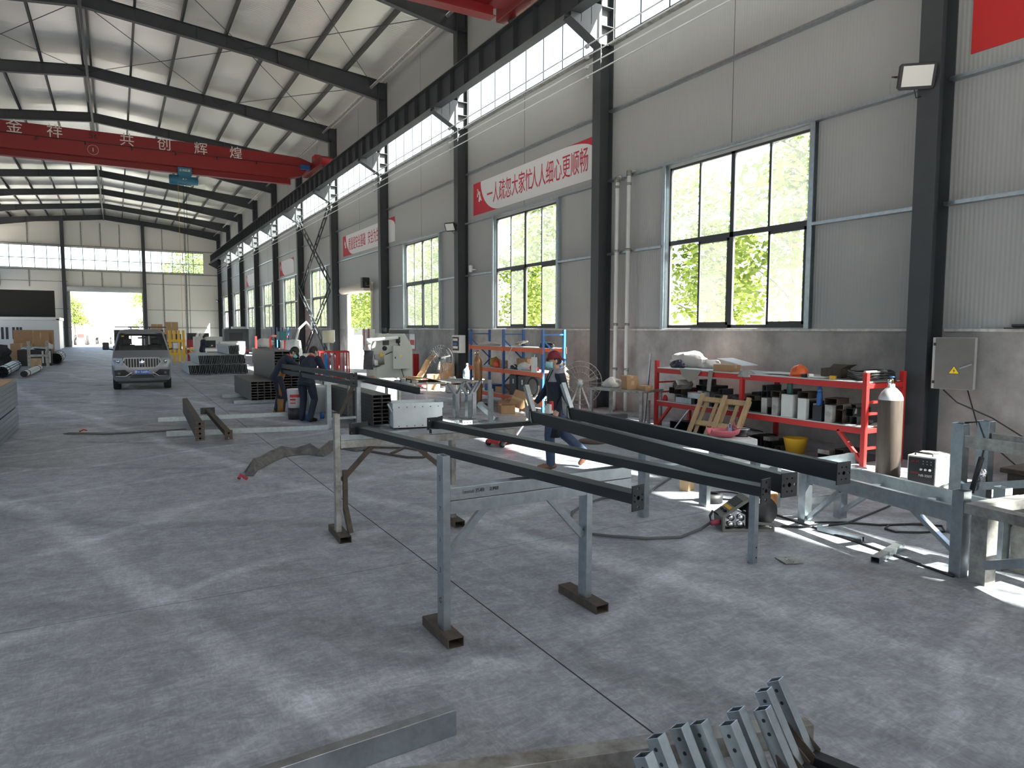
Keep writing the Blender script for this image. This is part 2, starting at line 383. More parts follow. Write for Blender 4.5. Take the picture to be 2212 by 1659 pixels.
# far gable wall: roller door opening, long strip window
w = MB(); holed(w, YF, 'X', XL, XW, 0, 13.3, [(-4.15, 2.72, 0, 5.98), (-11.5, 9.15, 8.33, 10.72)], .1)
w.prism([(XL, YF, 13.3), (XW, YF, 13.3), (RX, YF, 14.5)], (0, .1, 0)); w.build('wall_far', 'panel_far', kind='structure')
f = MB()
for z in (8.33, 9.35, 10.66): f.b2((-11.5, YF+.02, z), (9.15, YF+.08, z+.06))
for i in range(20):
    x = -11.5+i*1.087; f.b2((x-.03, YF+.02, 8.33), (x+.03, YF+.08, 10.72))
o = f.build('window_%d' % wn, 'alu', kind='structure'); wn += 1
MB().b2((-11.5, YF+.05, 8.4), (9.15, YF+.055, 10.7)).build('panes', 'glass', o)
f = MB()
for z in (4.1, 7.0, 2.1): 
    for a, b in ((2.95, 10.6), (-12, -4.3)):
        f.b2((a, YF-.06, z-.03), (b, YF, z+.03))
for z in (8.2, 10.85): f.b2((XL, YF-.08, z-.05), (XW, YF, z+.05))
f.build('trim_%d' % gn, 'galv_old', kind='structure'); gn += 1
f = MB()
for x in (-10.2, -7.7, -2.9, -1.1, .7, 4.9, 7.2): f.b2((x-.05, YF-.07, 10.9), (x+.05, YF, 13.4))
for x in (-10.2, -7.7, -2.9, -1.1, .7): f.b2((x-.05, YF-.07, 6.4), (x+.05, YF, 8.2))
for x in (4.9, 7.2): f.b2((x-.06, YF-.07, 0), (x+.06, YF, 8.2))
f.build('trim_%d' % gn, 'galv_old', kind='structure'); gn += 1
d = MB().lathe([(.3, -4.38), (.3, 2.76)], (0, YF-.3, 6.25), 16, 'X'); d.b2((-4.3, YF-.12, 5.95), (2.78, YF, 6.55))
d.b2((-4.3, YF-.12, 0), (-4.12, YF-.02, 6)); d.b2((2.69, YF-.12, 0), (2.87, YF-.02, 6)); d.build('door_1', 'lgrey', kind='structure')
# small roller door in the fourth bay of the right wall
d = MB().lathe([(.2, 33.1), (.2, 37.3)], (XW-.3, 0, 4.05), 14, 'Y'); d.b2((XW-.1, 33.05, 3.85), (XW, 37.25, 4.3))
d.b2((XW-.1, 33.06, 0), (XW-.02, 33.2, 4)); d.b2((XW-.1, 37.1, 0), (XW-.02, 37.24, 4))
o = d.build('door_2', mat('cream_shutter', (.75, .68, .58), .5), kind='structure')
MB().b2((XW-.55, 33.0, 4.0), (XW-.2, 33.3, 4.5)).b2((XW-.45, 32.7, 4.1), (XW-.3, 33.1, 4.25)).build('door_motor', 'dark', o)
# roof sheet in two slopes
c = MB(); e = .9
for x in (XW+e, XL-e):
    c.prism([(x, YB-.2, roofz(x)), (RX, YB-.2, roofz(RX)), (RX, YF+.4, roofz(RX)), (x, YF+.4, roofz(x))], (0, 0, .08))
c.build('ceiling', 'foil', kind='structure')

# ---------------------------------------------------------------- steel frame
def place_words(i): return 'by the camera' if i < 2 else ''
G_COL = 'steel columns along the right wall'
def column(y, label, xc=10.8, sgn=1, group=G_COL):
    t = thing('steel_column', label, 'column', (xc, y, 0), 0, group)
    MB().ibeam((0, 0, 0), (0, 0, 13.05), .32, .40, .02, .014, up=(1, 0, 0)).build('shaft', 'steel', t)
    b = MB(); s = -sgn
    for yy in (-.16, .14):          # crane corbel: web plates and flanges
        b.prism([(s*.2, yy, 9.9), (s*.8, yy, 9.9), (s*.8, yy, 9.58), (s*1.08, yy, 9.58), (s*1.08, yy, 9.48), (s*.2, yy, 9.0)], (0, .02, 0))
    b.prism([(s*1.1, -.16, 9.47), (s*.2, -.16, 8.98), (s*.2, -.16, 9.0), (s*1.1, -.16, 9.49)], (0, .32, 0))
    b.prism([(s*.2, -.16, 9.9), (s*.8, -.16, 9.9), (s*.8, -.16, 9.92), (s*.2, -.16, 9.92)], (0, .32, 0))
    for q in (.5, .8): b.b2((s*q, -.16, 9.4), (s*q+.015, .16, 9.9))
    b.build('crane_bracket', 'steel', t)
    p = MB()
    for z in (9.9, 9.45, 9.0, 12.3): p.b2((-.19, -.15, z), (.19, .15, z+.015))
    p.build('stiffener_plates', 'steel', t)
    return t
for i, y in enumerate(YC):
    if i < 2:
        n = ['steel column of the right wall two bays before the electric cabinet', 'steel column of the right wall one bay before the electric cabinet'][i]
    else:
        n = 'dark grey steel column, %s to the camera in the row on the right wall' % ORD[i-2]
        n = {2: 'dark grey steel column with the electric cabinet and floodlight on it', 3: 'dark grey steel column between the blue rack and the two wall pipes', 4: 'dark grey steel column left of the red and white banner with a small floodlight'}.get(i, n)
    column(y, n)
    column(y, 'steel column of the left wall, number %s from the back wall' % NTH[i], XL+.2, -1, 'steel columns along the left wall')
for x, n in ((-4.62, 'left'), (2.98, 'right')):
    t = thing('gable_column', 'dark steel gable column at the %s side of the far roller door' % n, 'column', (x, YF-.22, 0), 0, 'steel columns of the far gable')
    MB().ibeam((0, 0, 0), (0, 0, 13.75), .34, .36, .018, .012, up=(0, 1, 0)).build('shaft', 'steel', t)
def rafter(y, label, grp='roof rafters across the hall'):
    r = MB()
    for s, xe in ((1, 10.62), (-1, XL+.38)):
        top = lambda x: roofz(x)-.2
        xa = RX; L = abs(xe-RX); q = RX+s*L*.55
        prof = [(xa, top(xa)-.5), (q, top(q)-.5), (xe, top(xe)-.86), (xe, top(xe)), (xa, top(xa))]
        r.prism([(x, y-.006, z) for x, z in prof], (0, .012, 0))
        for a, b in (((xa, top(xa)), (xe, top(xe))), ((xa, top(xa)-.5), (q, top(q)-.5)), ((q, top(q)-.5), (xe, top(xe)-.86))):
            r.bar((a[0], y, a[1]), (b[0], y, b[1]), .22, .016)
        r.b2((xe, y-.11, top(xe)-.86), (xe+s*.02, y+.11, top(xe)))
        for u in (.35, .62): x = RX+s*L*u; r.b2((x-.02, y-.11, top(x)-.5), (x+.02, y+.11, top(x)))
    o = r.build('roof_rafter', 'steel'); return tag(o, label, 'rafter', grp)
for i, y in enumerate(YC):
    rafter(y, 'dark steel rafter over the hall, number %s counted from the far gable' % NTH[len(YC)-1-i])
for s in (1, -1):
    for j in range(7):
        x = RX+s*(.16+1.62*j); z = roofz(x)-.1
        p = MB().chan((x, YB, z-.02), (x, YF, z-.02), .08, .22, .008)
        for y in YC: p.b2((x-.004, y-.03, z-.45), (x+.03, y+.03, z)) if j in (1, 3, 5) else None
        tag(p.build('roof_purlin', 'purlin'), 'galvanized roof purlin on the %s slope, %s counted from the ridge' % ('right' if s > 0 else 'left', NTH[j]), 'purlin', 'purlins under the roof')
tag(MB().tube([(RX, YB, 13.78), (RX, YF, 13.78)], .06, 8).build('ridge_tie', 'steel'), 'dark steel tie pipe running along under the roof ridge', 'pipe')
tag(MB().tube([(10.3, YB, 12.75), (10.3, YF, 12.75)], .06, 8).build('eave_strut', 'galv_old'), 'pale steel strut pipe running along the right eave between columns', 'pipe')
# diagonal roof bracing rods in two bays
def rod(p, q, label):
    tag(MB().tube([p, q], .014, 6).build('bracing_rod', 'steel'), label, 'rod', 'thin bracing rods under the roof')
for bi, nm in ((4, 'bay before the crane girder'), (5, 'bay over the crane girder')):
    for (x0, x1, side) in ((RX, 5.0, 'ridge to right mid'), (5.0, 10.4, 'right mid to right eave'), (-6.4, RX, 'left mid to ridge')):
        for fl in (0, 1):
            ya, yb = YC[bi], YC[bi+1]
            if fl: ya, yb = yb, ya
            rod((x0, ya, roofz(x0)-.5), (x1, yb, roofz(x1)-.5), 'thin roof rod, %s, %s, %s diagonal' % (side, nm, ['one', 'other'][fl]))
# crane runway beams with rails
for x, side in ((9.85, 'right'), (XL+1.35, 'left')):
    t = thing('crane_runway_beam', 'long dark steel crane runway beam along the %s wall' % side, 'beam', (x, 0, 0))
    b = MB().ibeam((0, YB, 9.99), (0, YF-1, 9.99), .32, .80, .018, .012)
    y = YB+.6
    while y < YF-1: b.b2((-.15, y-.006, 9.6), (.15, y+.006, 10.38)); y += 1.03
    b.build('girder', 'steel', t)
    MB().ibeam((0, YB, 10.45), (0, YF-1, 10.45), .09, .11, .02, .02).build('rail', mat('worn_rail', (.30, .27, .23), .35, .8), t)
# conductor rails with insulators
for j, z in enumerate((9.05, 8.79, 8.55, 8.30)):
    t = thing('conductor_rail', 'thin bare conductor rail along the right wall, %s from the top of four' % NTH[j], 'rail', (10.45, 0, z), 0, 'conductor rails under the runway beam')
    MB().tube([(0, YB, 0), (0, YF-2, 0)], .016, 6).build('bar', 'brightalu', t)
    if j > 0 or True:
        for y in YC[2:]: MB().lathe([(.03, .0), (.055, .02), (.035, .05), (.055, .08), (.03, .1)], (.03, y+.2, 0), 10, 'Y').build('insulator', 'lgrey', t)
# lattice wind bracing in the fifth bay (between columns)
def lattice(p, q, label):
    b = MB(); p = V(p); q = V(q); d = (q-p).normalized(); x = V((1, 0, 0)); o = V((.0, 0, 0)); side = d.cross(x).normalized()*.17
    for s in (-1, 1): b.bar(p+side*s, q+side*s, .06, .06, (1, 0, 0))
    L = (q-p).length; n = int(L/.8)
    for i in range(1, n): c = p+d*(L*i/n); b.bar(c-side, c+side, .05, .05, (1, 0, 0))
    tag(b.build('wind_brace', 'steel'), label, 'brace', 'lattice wind braces between two columns')
ya, yb = 39.45, 47.1
lattice((10.75, ya, 9.2), (10.75, yb, 4.6), 'lattice brace of the upper cross sloping from near column top to far column')
lattice((10.6, yb, 9.2), (10.6, ya, 4.6), 'lattice brace of the upper cross sloping from far column top to near column')
lattice((10.75, ya, 4.7), (10.75, yb, .1), 'lattice brace of the lower cross sloping from near column to far column foot')
lattice((10.6, yb, 4.7), (10.6, ya, .1), 'lattice brace of the lower cross sloping from far column to near column foot')
# ---------------------------------------------------------------- outdoors
MB().b2((-140, -120, -.5), (160, 260, -.32)).build('floor_outdoor_yard', mat('pale_yard_concrete', (.62, .60, .55), .9, noise=(.4, .6), dark=(.50, .48, .44)), kind='structure')
def leafmat(name, a, b):
    m = mat(name, a, .6, noise=(1.2, 1.0), dark=b); n = m.node_tree.nodes; L = m.node_tree.links; bs = n['Principled BSDF']
    t = n.new('ShaderNodeBsdfTranslucent'); mx = n.new('ShaderNodeMixShader'); mx.inputs[0].default_value = .45
    src = bs.inputs['Base Color'].links[0].from_socket; L.new(src, t.inputs[0]); L.new(bs.outputs[0], mx.inputs[1]); L.new(t.outputs[0], mx.inputs[2])
    L.new(mx.outputs[0], n['Material Output'].inputs[0]); return m
M['leaf'] = leafmat('tree_leaves', (.22, .29, .06), (.12, .18, .03))
M['bark'] = mat('tree_bark', (.20, .16, .12), .9, noise=(8, .6))
def tree(h, rad, seed, leaves=3600):
    rnd = random.Random(seed); t = thing('leafy_tree', '', 'tree')
    tr = MB().tube([(0, 0, -.4), (.05, .03, h*.3), (-.08, .1, h*.6), (.05, 0, h*.9)], [.16, .13, .09, .03], 8)
    for i in range(9):
        z = h*(.3+.06*i); a = i*2.4; l = rad*(.8-.05*i); tr.tube([(0, 0, z), (math.cos(a)*l*.5, math.sin(a)*l*.5, z+l*.35), (math.cos(a)*l, math.sin(a)*l, z+l*.6)], [.05, .035, .012], 6)
    tr.build('trunk', 'bark', t)
    blobs = [(rnd.uniform(-.6, .6)*rad, rnd.uniform(-.6, .6)*rad, h*rnd.uniform(.32, .92), rad*rnd.uniform(.4, .66)) for _ in range(14)]
    f = MB()
    for i in range(leaves):
        bx, by, bz, br = blobs[i % 14]; d = V((rnd.gauss(0, 1), rnd.gauss(0, 1), rnd.gauss(0, 1))).normalized()*br*rnd.uniform(.45, 1.05)
        c = V((bx, by, bz))+d; u = V((rnd.uniform(-1, 1), rnd.uniform(-1, 1), rnd.uniform(-.6, .6))).normalized(); w = u.cross(V((rnd.uniform(-1, 1), rnd.uniform(-1, 1), 1))).normalized(); s = rnd.uniform(.10, .2)
        f.add([c-u*s, c+w*s*.5, c+u*s, c-w*s*.5], [(0, 1, 2, 3)])
    f.build('foliage', 'leaf', t, fix=False); return t
protos = [tree(8.6, 2.4, 11), tree(9.6, 2.7, 12), tree(7.6, 2.2, 13)]
k = 0
for i in range(22):
    y = 9.5+i*4.2+(i % 3)*.6; x = 16.8+(i % 3)*1.3
    o = protos[i] if i < 3 else dup(protos[i % 3], (0, 0, 0))
    place(o, (x, y, -.1), i*1.3); tag(o, 'leafy green tree outside the right windows, number %s counted from the nearest' % (NTH[i]), 'tree', 'trees outside the right wall')
for i, (x, y, s) in enumerate(((9.0, 112, 1.62), (14.5, 120, 1.5), (-5.5, 128, 1.0), (4.6, 122, .95), (-13, 135, 1.1))):
    o = dup(protos[i % 3], (x, y, -.1), i); o.scale = (s, s, s)
    tag(o, ['tall tree beyond the far gable behind the right end of its strip window', 'tall tree beyond the far gable further right, behind the wall', 'tree outside the far roller door at its left side', 'tree outside the far roller door at its right side', 'tree outside the far gable, left of the roller door'][i], 'tree', 'trees beyond the far gable')
# white workshop across the yard, seen through the far door
b = thing('white_workshop', 'low pale workshop building across the yard beyond the far door', 'building', (2, 150, 0))
MB().b2((-16, 0, -.3), (18, 10, 4.2)).build('walls', 'white', b); MB().prism([(-17, -1, 4.2), (-17, 11, 4.2), (-17, 5, 6.2)], (36, 0, 0)).build('roof', mat('faded_roof', (.5, .42, .38), .8), b)
for i in range(5): MB().b2((-12+i*6, -.03, 1.4), (-10.2+i*6, .02, 2.8)).build('window', 'alu', b)
# white low truck and a tractor standing in the yard
b = thing('white_lorry', 'white lorry parked in the yard behind the far door', 'lorry', (-1.6, 118, 0))
MB().b2((-1.1, 2.2, .9), (1.1, 8, 3.0)).build('cargo_box', 'white', b, .05); MB().prism([(-1.05, 0, .7), (-1.05, 2, .7), (-1.05, 2, 2.6), (-1.05, .5, 2.6), (-1.05, 0, 1.7)], (2.1, 0, 0)).build('cab', 'white', b, .08)
for x in (-.9, .9):
    for y in (.9, 6.4): MB().lathe([(.2, -.14), (.48, -.14), (.48, .14), (.2, .14)], (x, y, .16), 18, 'X').build('wheel', 'rubber', b)
b = thing('red_tractor', 'small red tractor standing in the yard left of the white lorry', 'tractor', (-4.2, 112, 0))
MB().b2((-.4, 0, .7), (.4, 1.6, 1.3)).build('bonnet', 'redbright', b, .06); MB().b2((-.55, 1.5, 1.2), (.55, 2.7, 2.4)).build('cab', 'lgrey', b, .06)
for x in (-.75, .75): MB().lathe([(.25, -.17), (.68, -.17), (.68, .17), (.25, .17)], (x, 2.1, .38), 20, 'X').build('rear_wheel', 'rubber', b); MB().lathe([(.15, -.1), (.38, -.1), (.38, .1), (.15, .1)], (x*.75, .3, .08), 18, 'X').build('front_wheel', 'rubber', b)
# pale sheds seen low through the right windows
b = thing('white_shed', 'long white shed with pale roof outside beyond the right windows', 'building', (27, 24, 0))
MB().b2((0, -19, -.3), (6, 20, 3.0)).build('walls', 'white', b); MB().prism([(-.6, -19.5, 3.0), (6.6, -19.5, 3.0), (3, -19.5, 4.2)], (0, 40, 0)).build('roof', mat('pale_sheet_roof', (.62, .62, .62), .6), b)

# ---------------------------------------------------------------- overhead cranes
def crane(y, label, full):
    t = thing('bridge_crane', label, 'crane', (0, y, 0), 0, 'red bridge cranes on the runway beams')
    g = MB()
    x0, x1 = XL+2.0, 9.0
    z0, z1 = 10.02, 11.22
    prof = [(x0, z0), (x1-.7, z0), (x1, z0+.18), (x1+.55, z1-.30), (x1-.1, z1-.08), (x1-1.9, z1), (x0, z1)]
    g.prism([(x, -.30, z) for x, z in prof], (0, .6, 0)); g.build('box_girder', 'red', t, .015)
    MB().b2((x0, -.16, z0-.30), (x1-.55, .16, z0-.28)).b2((x0, -.008, z0-.3), (x1-.55, .008, z0)).build('hoist_track', 'red', t)
    e = MB().b2((x1+.55, -1.9, 10.55), (x1+1.15, 1.9, 11.0)); e.prism([(x1+.56, -1.9, 11.0), (x1+.56, -1.9, 10.55), (x1+.56, -2.25, 10.7), (x1+.56, -2.25, 10.85)], (.58, 0, 0)); e.build('end_carriage', 'red', t, .02)
    e = MB().b2((XL+1.05, -1.9, 10.55), (XL+1.65, 1.9, 11.0)); e.build('end_carriage', 'red', t, .02)
    MB().b2((x1-.1, -.42, z1-.7), (x1+.4, -.31, z1-.45)).build('drive_motor', 'blue', t, .02)
    MB().b2((x1+.62, -.6, 11.0), (x1+.95, .1, 11.35)).build('limit_box', 'redbright', t, .02)
    for s in (-1.5, 1.5): MB().lathe([(.1, -.05), (.2, -.05), (.2, .05), (.1, .05)], (9.85, s, 10.66), 16, 'X').build('wheel', 'dark', t)
    c = MB().tube([(x0, -.33, 10.68), (x1-.2, -.33, 10.68)], .014, 6)
    for i in range(10): xx = x0+i*1.9; c.tube([(xx, -.34, 10.68), (xx+.02, -.36, 10.52)], .03, 6)
    c.build('festoon_wire', 'dark', t)
    return t
t = crane(38.95, 'red bridge crane girder across the hall with white Chinese lettering', True)
for ch, x in zip('金祥共创辉煌', (-3.62, -2.1, .79, 2.39, 4.03, 5.68)):
    text(ch, 'lettering', .64, 'letters_white', t, (x, -.31, 10.95), (R(90), 0, 0), .003)
text('5t', 'load_mark', .42, 'dark', t, (-.61, -.31, 10.98), (R(90), 0, 0), .003)
text('1', 'number_mark', .26, 'letters_white', t, (-.62, -.31, 10.33), (R(90), 0, 0), .003)
rg = MB(); 
for i in range(28):
    a, b_ = 2*math.pi*i/28, 2*math.pi*(i+1)/28; rg.bar((-.62+.22*math.cos(a), -.305, 10.34+.22*math.sin(a)), (-.62+.22*math.cos(b_), -.305, 10.34+.22*math.sin(b_)), .008, .025, (0, 1, 0))
rg.build('number_ring', 'letters_white', t)
crane(15.85, 'nearer red bridge crane whose end shows at the top edge of the view', False)
# wire rope hoist hanging under the far girder
t = thing('rope_hoist', 'blue rope hoist hanging under the lettered red crane girder', 'hoist', (3.25, 38.95, 9.4))
M['hoistblue'] = mat('hoist_blue_paint', (.02, .13, .22), .4)
MB().lathe([(.0, -.68), (.22, -.68), (.24, -.62), (.24, .30), (.20, .32), (.20, .62), (0, .66)], (0, 0, 0), 22, 'X').build('drum', 'hoistblue', t)
MB().b2((-.26, -.2, .1), (.3, .2, .42)).b2((-.3, -.25, .2), (.34, -.2, .6)).b2((-.3, .2, .2), (.34, .25, .6)).build('trolley', 'hoistblue', t, .015)
for x in (-.2, .2):
    for y in (-.13, .13): MB().lathe([(.08, -.025), (.08, .025)], (x, y, .44), 14, 'Y').build('wheel', 'dark', t)
text('五洲起重', 'maker_name', .13, 'letters_white', t, (.02, -.255, .44), (R(90), 0, 0), .002)
text('▲ 5t', 'load_mark', .10, 'letters_white', t, (0, -.25, .02), (R(90), 0, 0), .002)
MB().tube([(-.05, 0, -.15), (-.05, 0, -8.0)], .012, 6).tube([(.07, 0, -.15), (.07, 0, -8.0)], .012, 6).build('rope', 'dark', t)
hk = MB().b2((-.14, -.06, -8.35), (.16, .06, -7.95)); hk.build('hook_block', 'red', t, .03)
MB().tube([(.01, 0, -8.3), (.01, 0, -8.5), (.1, 0, -8.62), (.03, 0, -8.74), (-.1, 0, -8.66)], .035, 8).build('hook', 'yellow', t)
MB().tube([(-.3, -.2, 0), (-.31, -.2, -8.3)], .008, 6).b2((-.36, -.24, -8.6), (-.27, -.16, -8.25)).build('pendant_control', 'yellow', t)

# ---------------------------------------------------------------- banners, floodlights, pipes and boxes on the right wall
def banner(y0, y1, z0, z1, label, txt=None, logo=True, x=XW-.012):
    t = thing('wall_banner', label, 'banner', (x, (y0+y1)/2, (z0+z1)/2), 0, 'red and white slogan banners on the right wall')
    L = (y1-y0)/2; h = (z1-z0)/2
    MB().b2((0, -L, -h), (.008, L, h)).build('board', 'bannerwhite', t)
    n = 14
    # red corner fields with curved inner edge: lower left and upper right as seen
    cs = [(-.003, L, h), (-.003, L, -h)]+[(-.003, L-1.9+1.35*math.sin(math.pi/2*i/n), -h+(2*h)*(1-math.cos(math.pi/2*i/n))) for i in range(n+1)]
    MB().prism(cs, (.003, 0, 0)).build('red_field', 'bannerred', t)
    cs = [(-.003, -L, h*.35), (-.003, -L, h)]+[(-.003, -L+1.5*(1-i/n), h-.65*h*(1-math.sqrt(max(0, 1-(i/n)**2)))) for i in range(n+1)]
    MB().prism(cs, (.003, 0, 0)).build('red_field', 'bannerred', t)
    if logo:
        lg = MB(); pts = [(-.006, L-.45+.12*math.cos(a*.4)*math.cos(a), .05+.16*math.sin(a)) for a in [i*.35 for i in range(19)]]
        lg.tube(pts, .022, 6); lg.tube([(-.006, L-.62, -.1), (-.006, L-.38, .22), (-.006, L-.34, .32)], .02, 6); lg.build('emblem', 'white', t)
    if txt: 
        for s, yy in txt: text(s, 'lettering', .70, 'letters_red', t, (-.004, yy, -.03), (R(90), 0, R(-90)), .002, .60)
    return t
banner(15.0, 22.05, 5.94, 7.02, 'red and white slogan banner above the second window with full lettering in view', [('一人疏忽大家忙', 1.05), ('人人细心更顺畅', -1.80)])
banner(29.9, 38.05, 5.94, 7.02, 'red and white slogan banner partly hidden by a column above the small roller door', [('质量是安全基础', 1.6), ('安全为生产前提', -1.7)])
banner(50.2, 55.0, 5.94, 7.02, 'small far slogan banner between the sixth and seventh columns')
banner(64.4, 70.6, 5.94, 7.02, 'farthest slogan banner high on the right wall')
t = thing('wall_banner', 'red board with green looped emblem at the top right edge', 'banner', (XW-.012, 2.8, 6.9), 0, 'red and white slogan banners on the right wall')
MB().b2((0, -3, -.88), (.01, 3, .9)).build('board', mat('banner_bright_red', (.55, .02, .02), .5), t)
e = MB()
def loop(mb, r, off, x):
    pts = []
    for i in range(26):
        a = R(200)-R(300)*i/25; pts.append((x, off[0]-.42*math.cos(a)*r-.28*r*math.sin(a), off[1]+.24*math.sin(a)*r+.05*math.cos(a)))
    mb.tube(pts, .05*r, 6)
loop(e, 1.0, (2.05, .15), -.004); e.tube([(-.004, 2.35, -.02), (-.004, 1.9, .1), (-.004, 1.5, .5), (-.004, 1.3, .75)], .055, 6); e.build('emblem', mat('emblem_green', (.03, .30, .12), .5), t)
e = MB(); loop(e, 1.14, (2.05, .15), .0); e.tube([(.0, 2.35, -.1), (.0, 1.85, .0), (.0, 1.42, .45), (.0, 1.2, .75)], .05, 6); e.build('emblem_outline', 'white', t)
def floodlight(loc, rz, tilt, s, label):
    t = thing('floodlight', label, 'floodlight', loc, 0, 'floodlights on the columns', rot=(tilt, 0, rz))
    a, b = .17*s, .125*s
    pr = [(-a, -b+.03), (-a+.03, -b), (a-.03, -b), (a, -b+.03), (a, b-.03), (a-.03, b), (-a+.03, b), (-a, b-.03)]
    MB().prism([(x, 0, z) for x, z in pr], (0, .05*s, 0)).build('housing', 'dark', t, .006)
    MB().b2((-a*.82, -.006, -b*.74), (a*.82, .0, b*.82)).build('lens', mat('floodlight_lens', (.72, .71, .66), .4), t)
    f = MB(); 
    for i in range(9): f.b2((-a*.7+i*a*.17, .05*s, -b*.7), (-a*.7+i*a*.17+.008, .09*s, b*.7))
    f.build('cooling_fins', 'dark', t)
    MB().tube([(-a-.02, .03, 0), (-a-.02, .2*s, 0), (a+.02, .2*s, 0), (a+.02, .03, 0)], .012, 6).build('bracket', 'dark', t)
    MB().tube([(0, .06, -b), (.05, .08, -b-.12), (.16, .15, -b-.1), (.22, .2*s, -b+.05)], .008, 6).build('cable', 'dark', t)
    return t
floodlight((10.36, 6.2, 5.72), R(-42), R(20), 1.45, 'black floodlight on the column above the electric cabinet')
floodlight((10.4, 22.75, 5.6), R(-60), R(25), 1.25, 'small black floodlight on the column left of the slogan banner')
floodlight((10.4, 88.2, 5.2), R(-60), R(25), 1.25, 'far small floodlight beside the last window')
for i, (y, z) in enumerate(((13.78, 5.66), (13.34, 5.74))):
    t = thing('downpipe', ['pale wall pipe with bend at top, left one of two beside the column', 'pale wall pipe with bend at top, right one of two nearer the big window'][i], 'pipe', (10.8, y, 0), 0, 'pipes on the wall beside the column')
    MB().tube([(0, 0, 0), (0, 0, z-.12), (0.0, 0, z-.02), (.06, 0, z+.05), (.2, 0, z+.05)], .052, 12).build('pipe', 'lgrey', t)
    c = MB()
    for q in (1.0, 2.1, 3.9, 5.45): c.lathe([(.06, 0), (.06, .06)], (0, 0, q), 12)
    MB; c.build('clamp', 'galv_old', t)
    MB().lathe([(.07, -.05), (.07, .07)], (0, 0, z-.02), 12).build('elbow_socket', 'galv_old', t)
tag(MB().lathe([(.03, 0), (.07, .02), (.07, .22), (.03, .24)], (10.85, 22.0, 4.0), 12).b2((10.85, 21.9, 4.05), (11, 22, 4.1)).build('cctv_camera', 'white'), 'white security camera on the wall left of the small floodlight column', 'camera')
t = thing('electric_cabinet', 'grey steel electric cabinet with yellow triangle on the nearest column', 'cabinet', (10.66, 5.66, 1.52), R(-72))
MB().b2((-.26, 0, -.38), (.27, .2, .38)).build('body', 'lgrey', t, .006)
dm = mat('brushed_cabinet_steel', (.17, .165, .158), .42, .4, noise=(5, .6), dark=(.13, .126, .12))
d = MB().b2((-.22, -.03, -.375), (.27, -.004, .375)).build('door', dm, t, .004)
for z in (.28, -.28): MB().b2((-.245, -.035, z-.02), (-.21, -.005, z+.02)).build('hinge', 'dark', d)
MB().bar((.10, -.045, -.07), (.25, -.045, .0), .02, .03, (0, 1, 0)).build('handle', 'chrome', d)
tri = lambda s, dy: [(.03-s, dy, -.11-s*.55), (.03+s, dy, -.11-s*.55), (.03, dy, -.11+s*1.1)]
MB().prism(tri(.075, -.033), (0, .002, 0)).build('warning_border', 'dark', d); MB().prism(tri(.064, -.035), (0, .002, 0)).build('warning_triangle', mat('warning_yellow', (.85, .62, .02), .5), d)
MB().prism([(.035, -.037, -.07), (.02, -.037, -.11), (.03, -.037, -.11), (.025, -.037, -.14), (.045, -.037, -.10), (.033, -.037, -.10)], (0, .002, 0)).build('bolt_symbol', 'dark', d)
for i, pts in enumerate(([(10.62, 5.75, 1.13), (10.72, 5.6, .95), (11.0-.1, 5.2, .75), (10.9, 4.6, .42), (10.8, 4.2, .05)], [(10.8, 5.5, 1.13), (10.93, 5.4, .6), (10.9, 5.1, .3), (10.85, 4.7, .02)])):
    tag(MB().tube(pts, .011, 6).build('power_cable', 'dark'), ['black cable hanging below the electric cabinet towards the steel frame', 'second cable falling from the cabinet to the floor behind the welder'][i], 'cable')
tag(MB().b2((10.86, 4.35, 2.03), (10.99, 5.1, 2.045)).box((10.92, 4.75, 2.07), (.1, .5, .03), (0, .15, .2)).build('dark_plates', 'dark'), 'few dark plates lying on the wall ledge right of the cabinet', 'plate')
# ---------------------------------------------------------------- foreground trestles, tubes and benches
def foot(y0, y1, x, par, m='rust'):
    MB().chan((x, y0, .03), (x, y1, .03), .11, .06, .006, up=(0, 0, 1)).build('foot_channel', m, par) if 0 else \
        MB().rtube((x, y0, .032), (x, y1, .032), .11, .062, .006).build('foot_channel', m, par)
t = thing('steel_trestle', 'nearest galvanized trestle with handwriting on its double cross beam', 'trestle', (1.79, 4.03, 0), 0, 'welding trestles under the black tubes')
MB().rtube((0, 0, .062), (0, 0, 1.2), .05, .10, .004, up=(0, 1, 0)).build('leg', 'galv', t, .004)
MB().rtube((1.12, 0, .062), (1.12, 0, .90), .05, .10, .004, up=(0, 1, 0)).build('leg', 'galv', t, .004)
foot(-.18, .24, 0, t); foot(-.2, .28, 1.13, t)
for z in (.862, .948):
    b = MB().rtube((.028, .0, z), (1.50, 0, z), .09, .082, .004).build('cross_beam', 'galv', t, .004)
hw = text('1mmd 3548    2348', 'handwriting', .034, 'dark', b, (.24, -.0515, .955), (R(90), 0, 0), .0005)
for p, q in (((.03, 0, .55), (.30, 0, .83)), ((.80, 0, .83), (1.09, 0, .52))): MB().rtube(p, q, .05, .03, .003, up=(0, 1, 0)).build('knee_brace', 'galv', t)
for i in range(5): text('5713G'[i], 'chalk_mark', .05, 'dark', t, (-.0255, 0, 1.05-i*.2), (R(90), 0, R(-90)), .0004)
t = thing('steel_trestle', 'rusty-legged trestle standing under the far ends of the black tubes', 'trestle', (1.79, 6.52, 0), R(-3), 'welding trestles under the black tubes')
MB().rtube((0, 0, .062), (0, 0, 1.2), .05, .09, .004, up=(0, 1, 0)).build('leg', 'galv_old', t, .004)
MB().rtube((.06, -.06, .28), (.06, -.06, .66), .05, .04).rtube((.06, -.06, .30), (.09, -.12, .062), .05, .03).build('leg_splint', 'rust', t)
MB().rtube((1.18, 0, .062), (1.18, 0, .88), .05, .09, .004, up=(0, 1, 0)).build('leg', 'galv_old', t, .004)
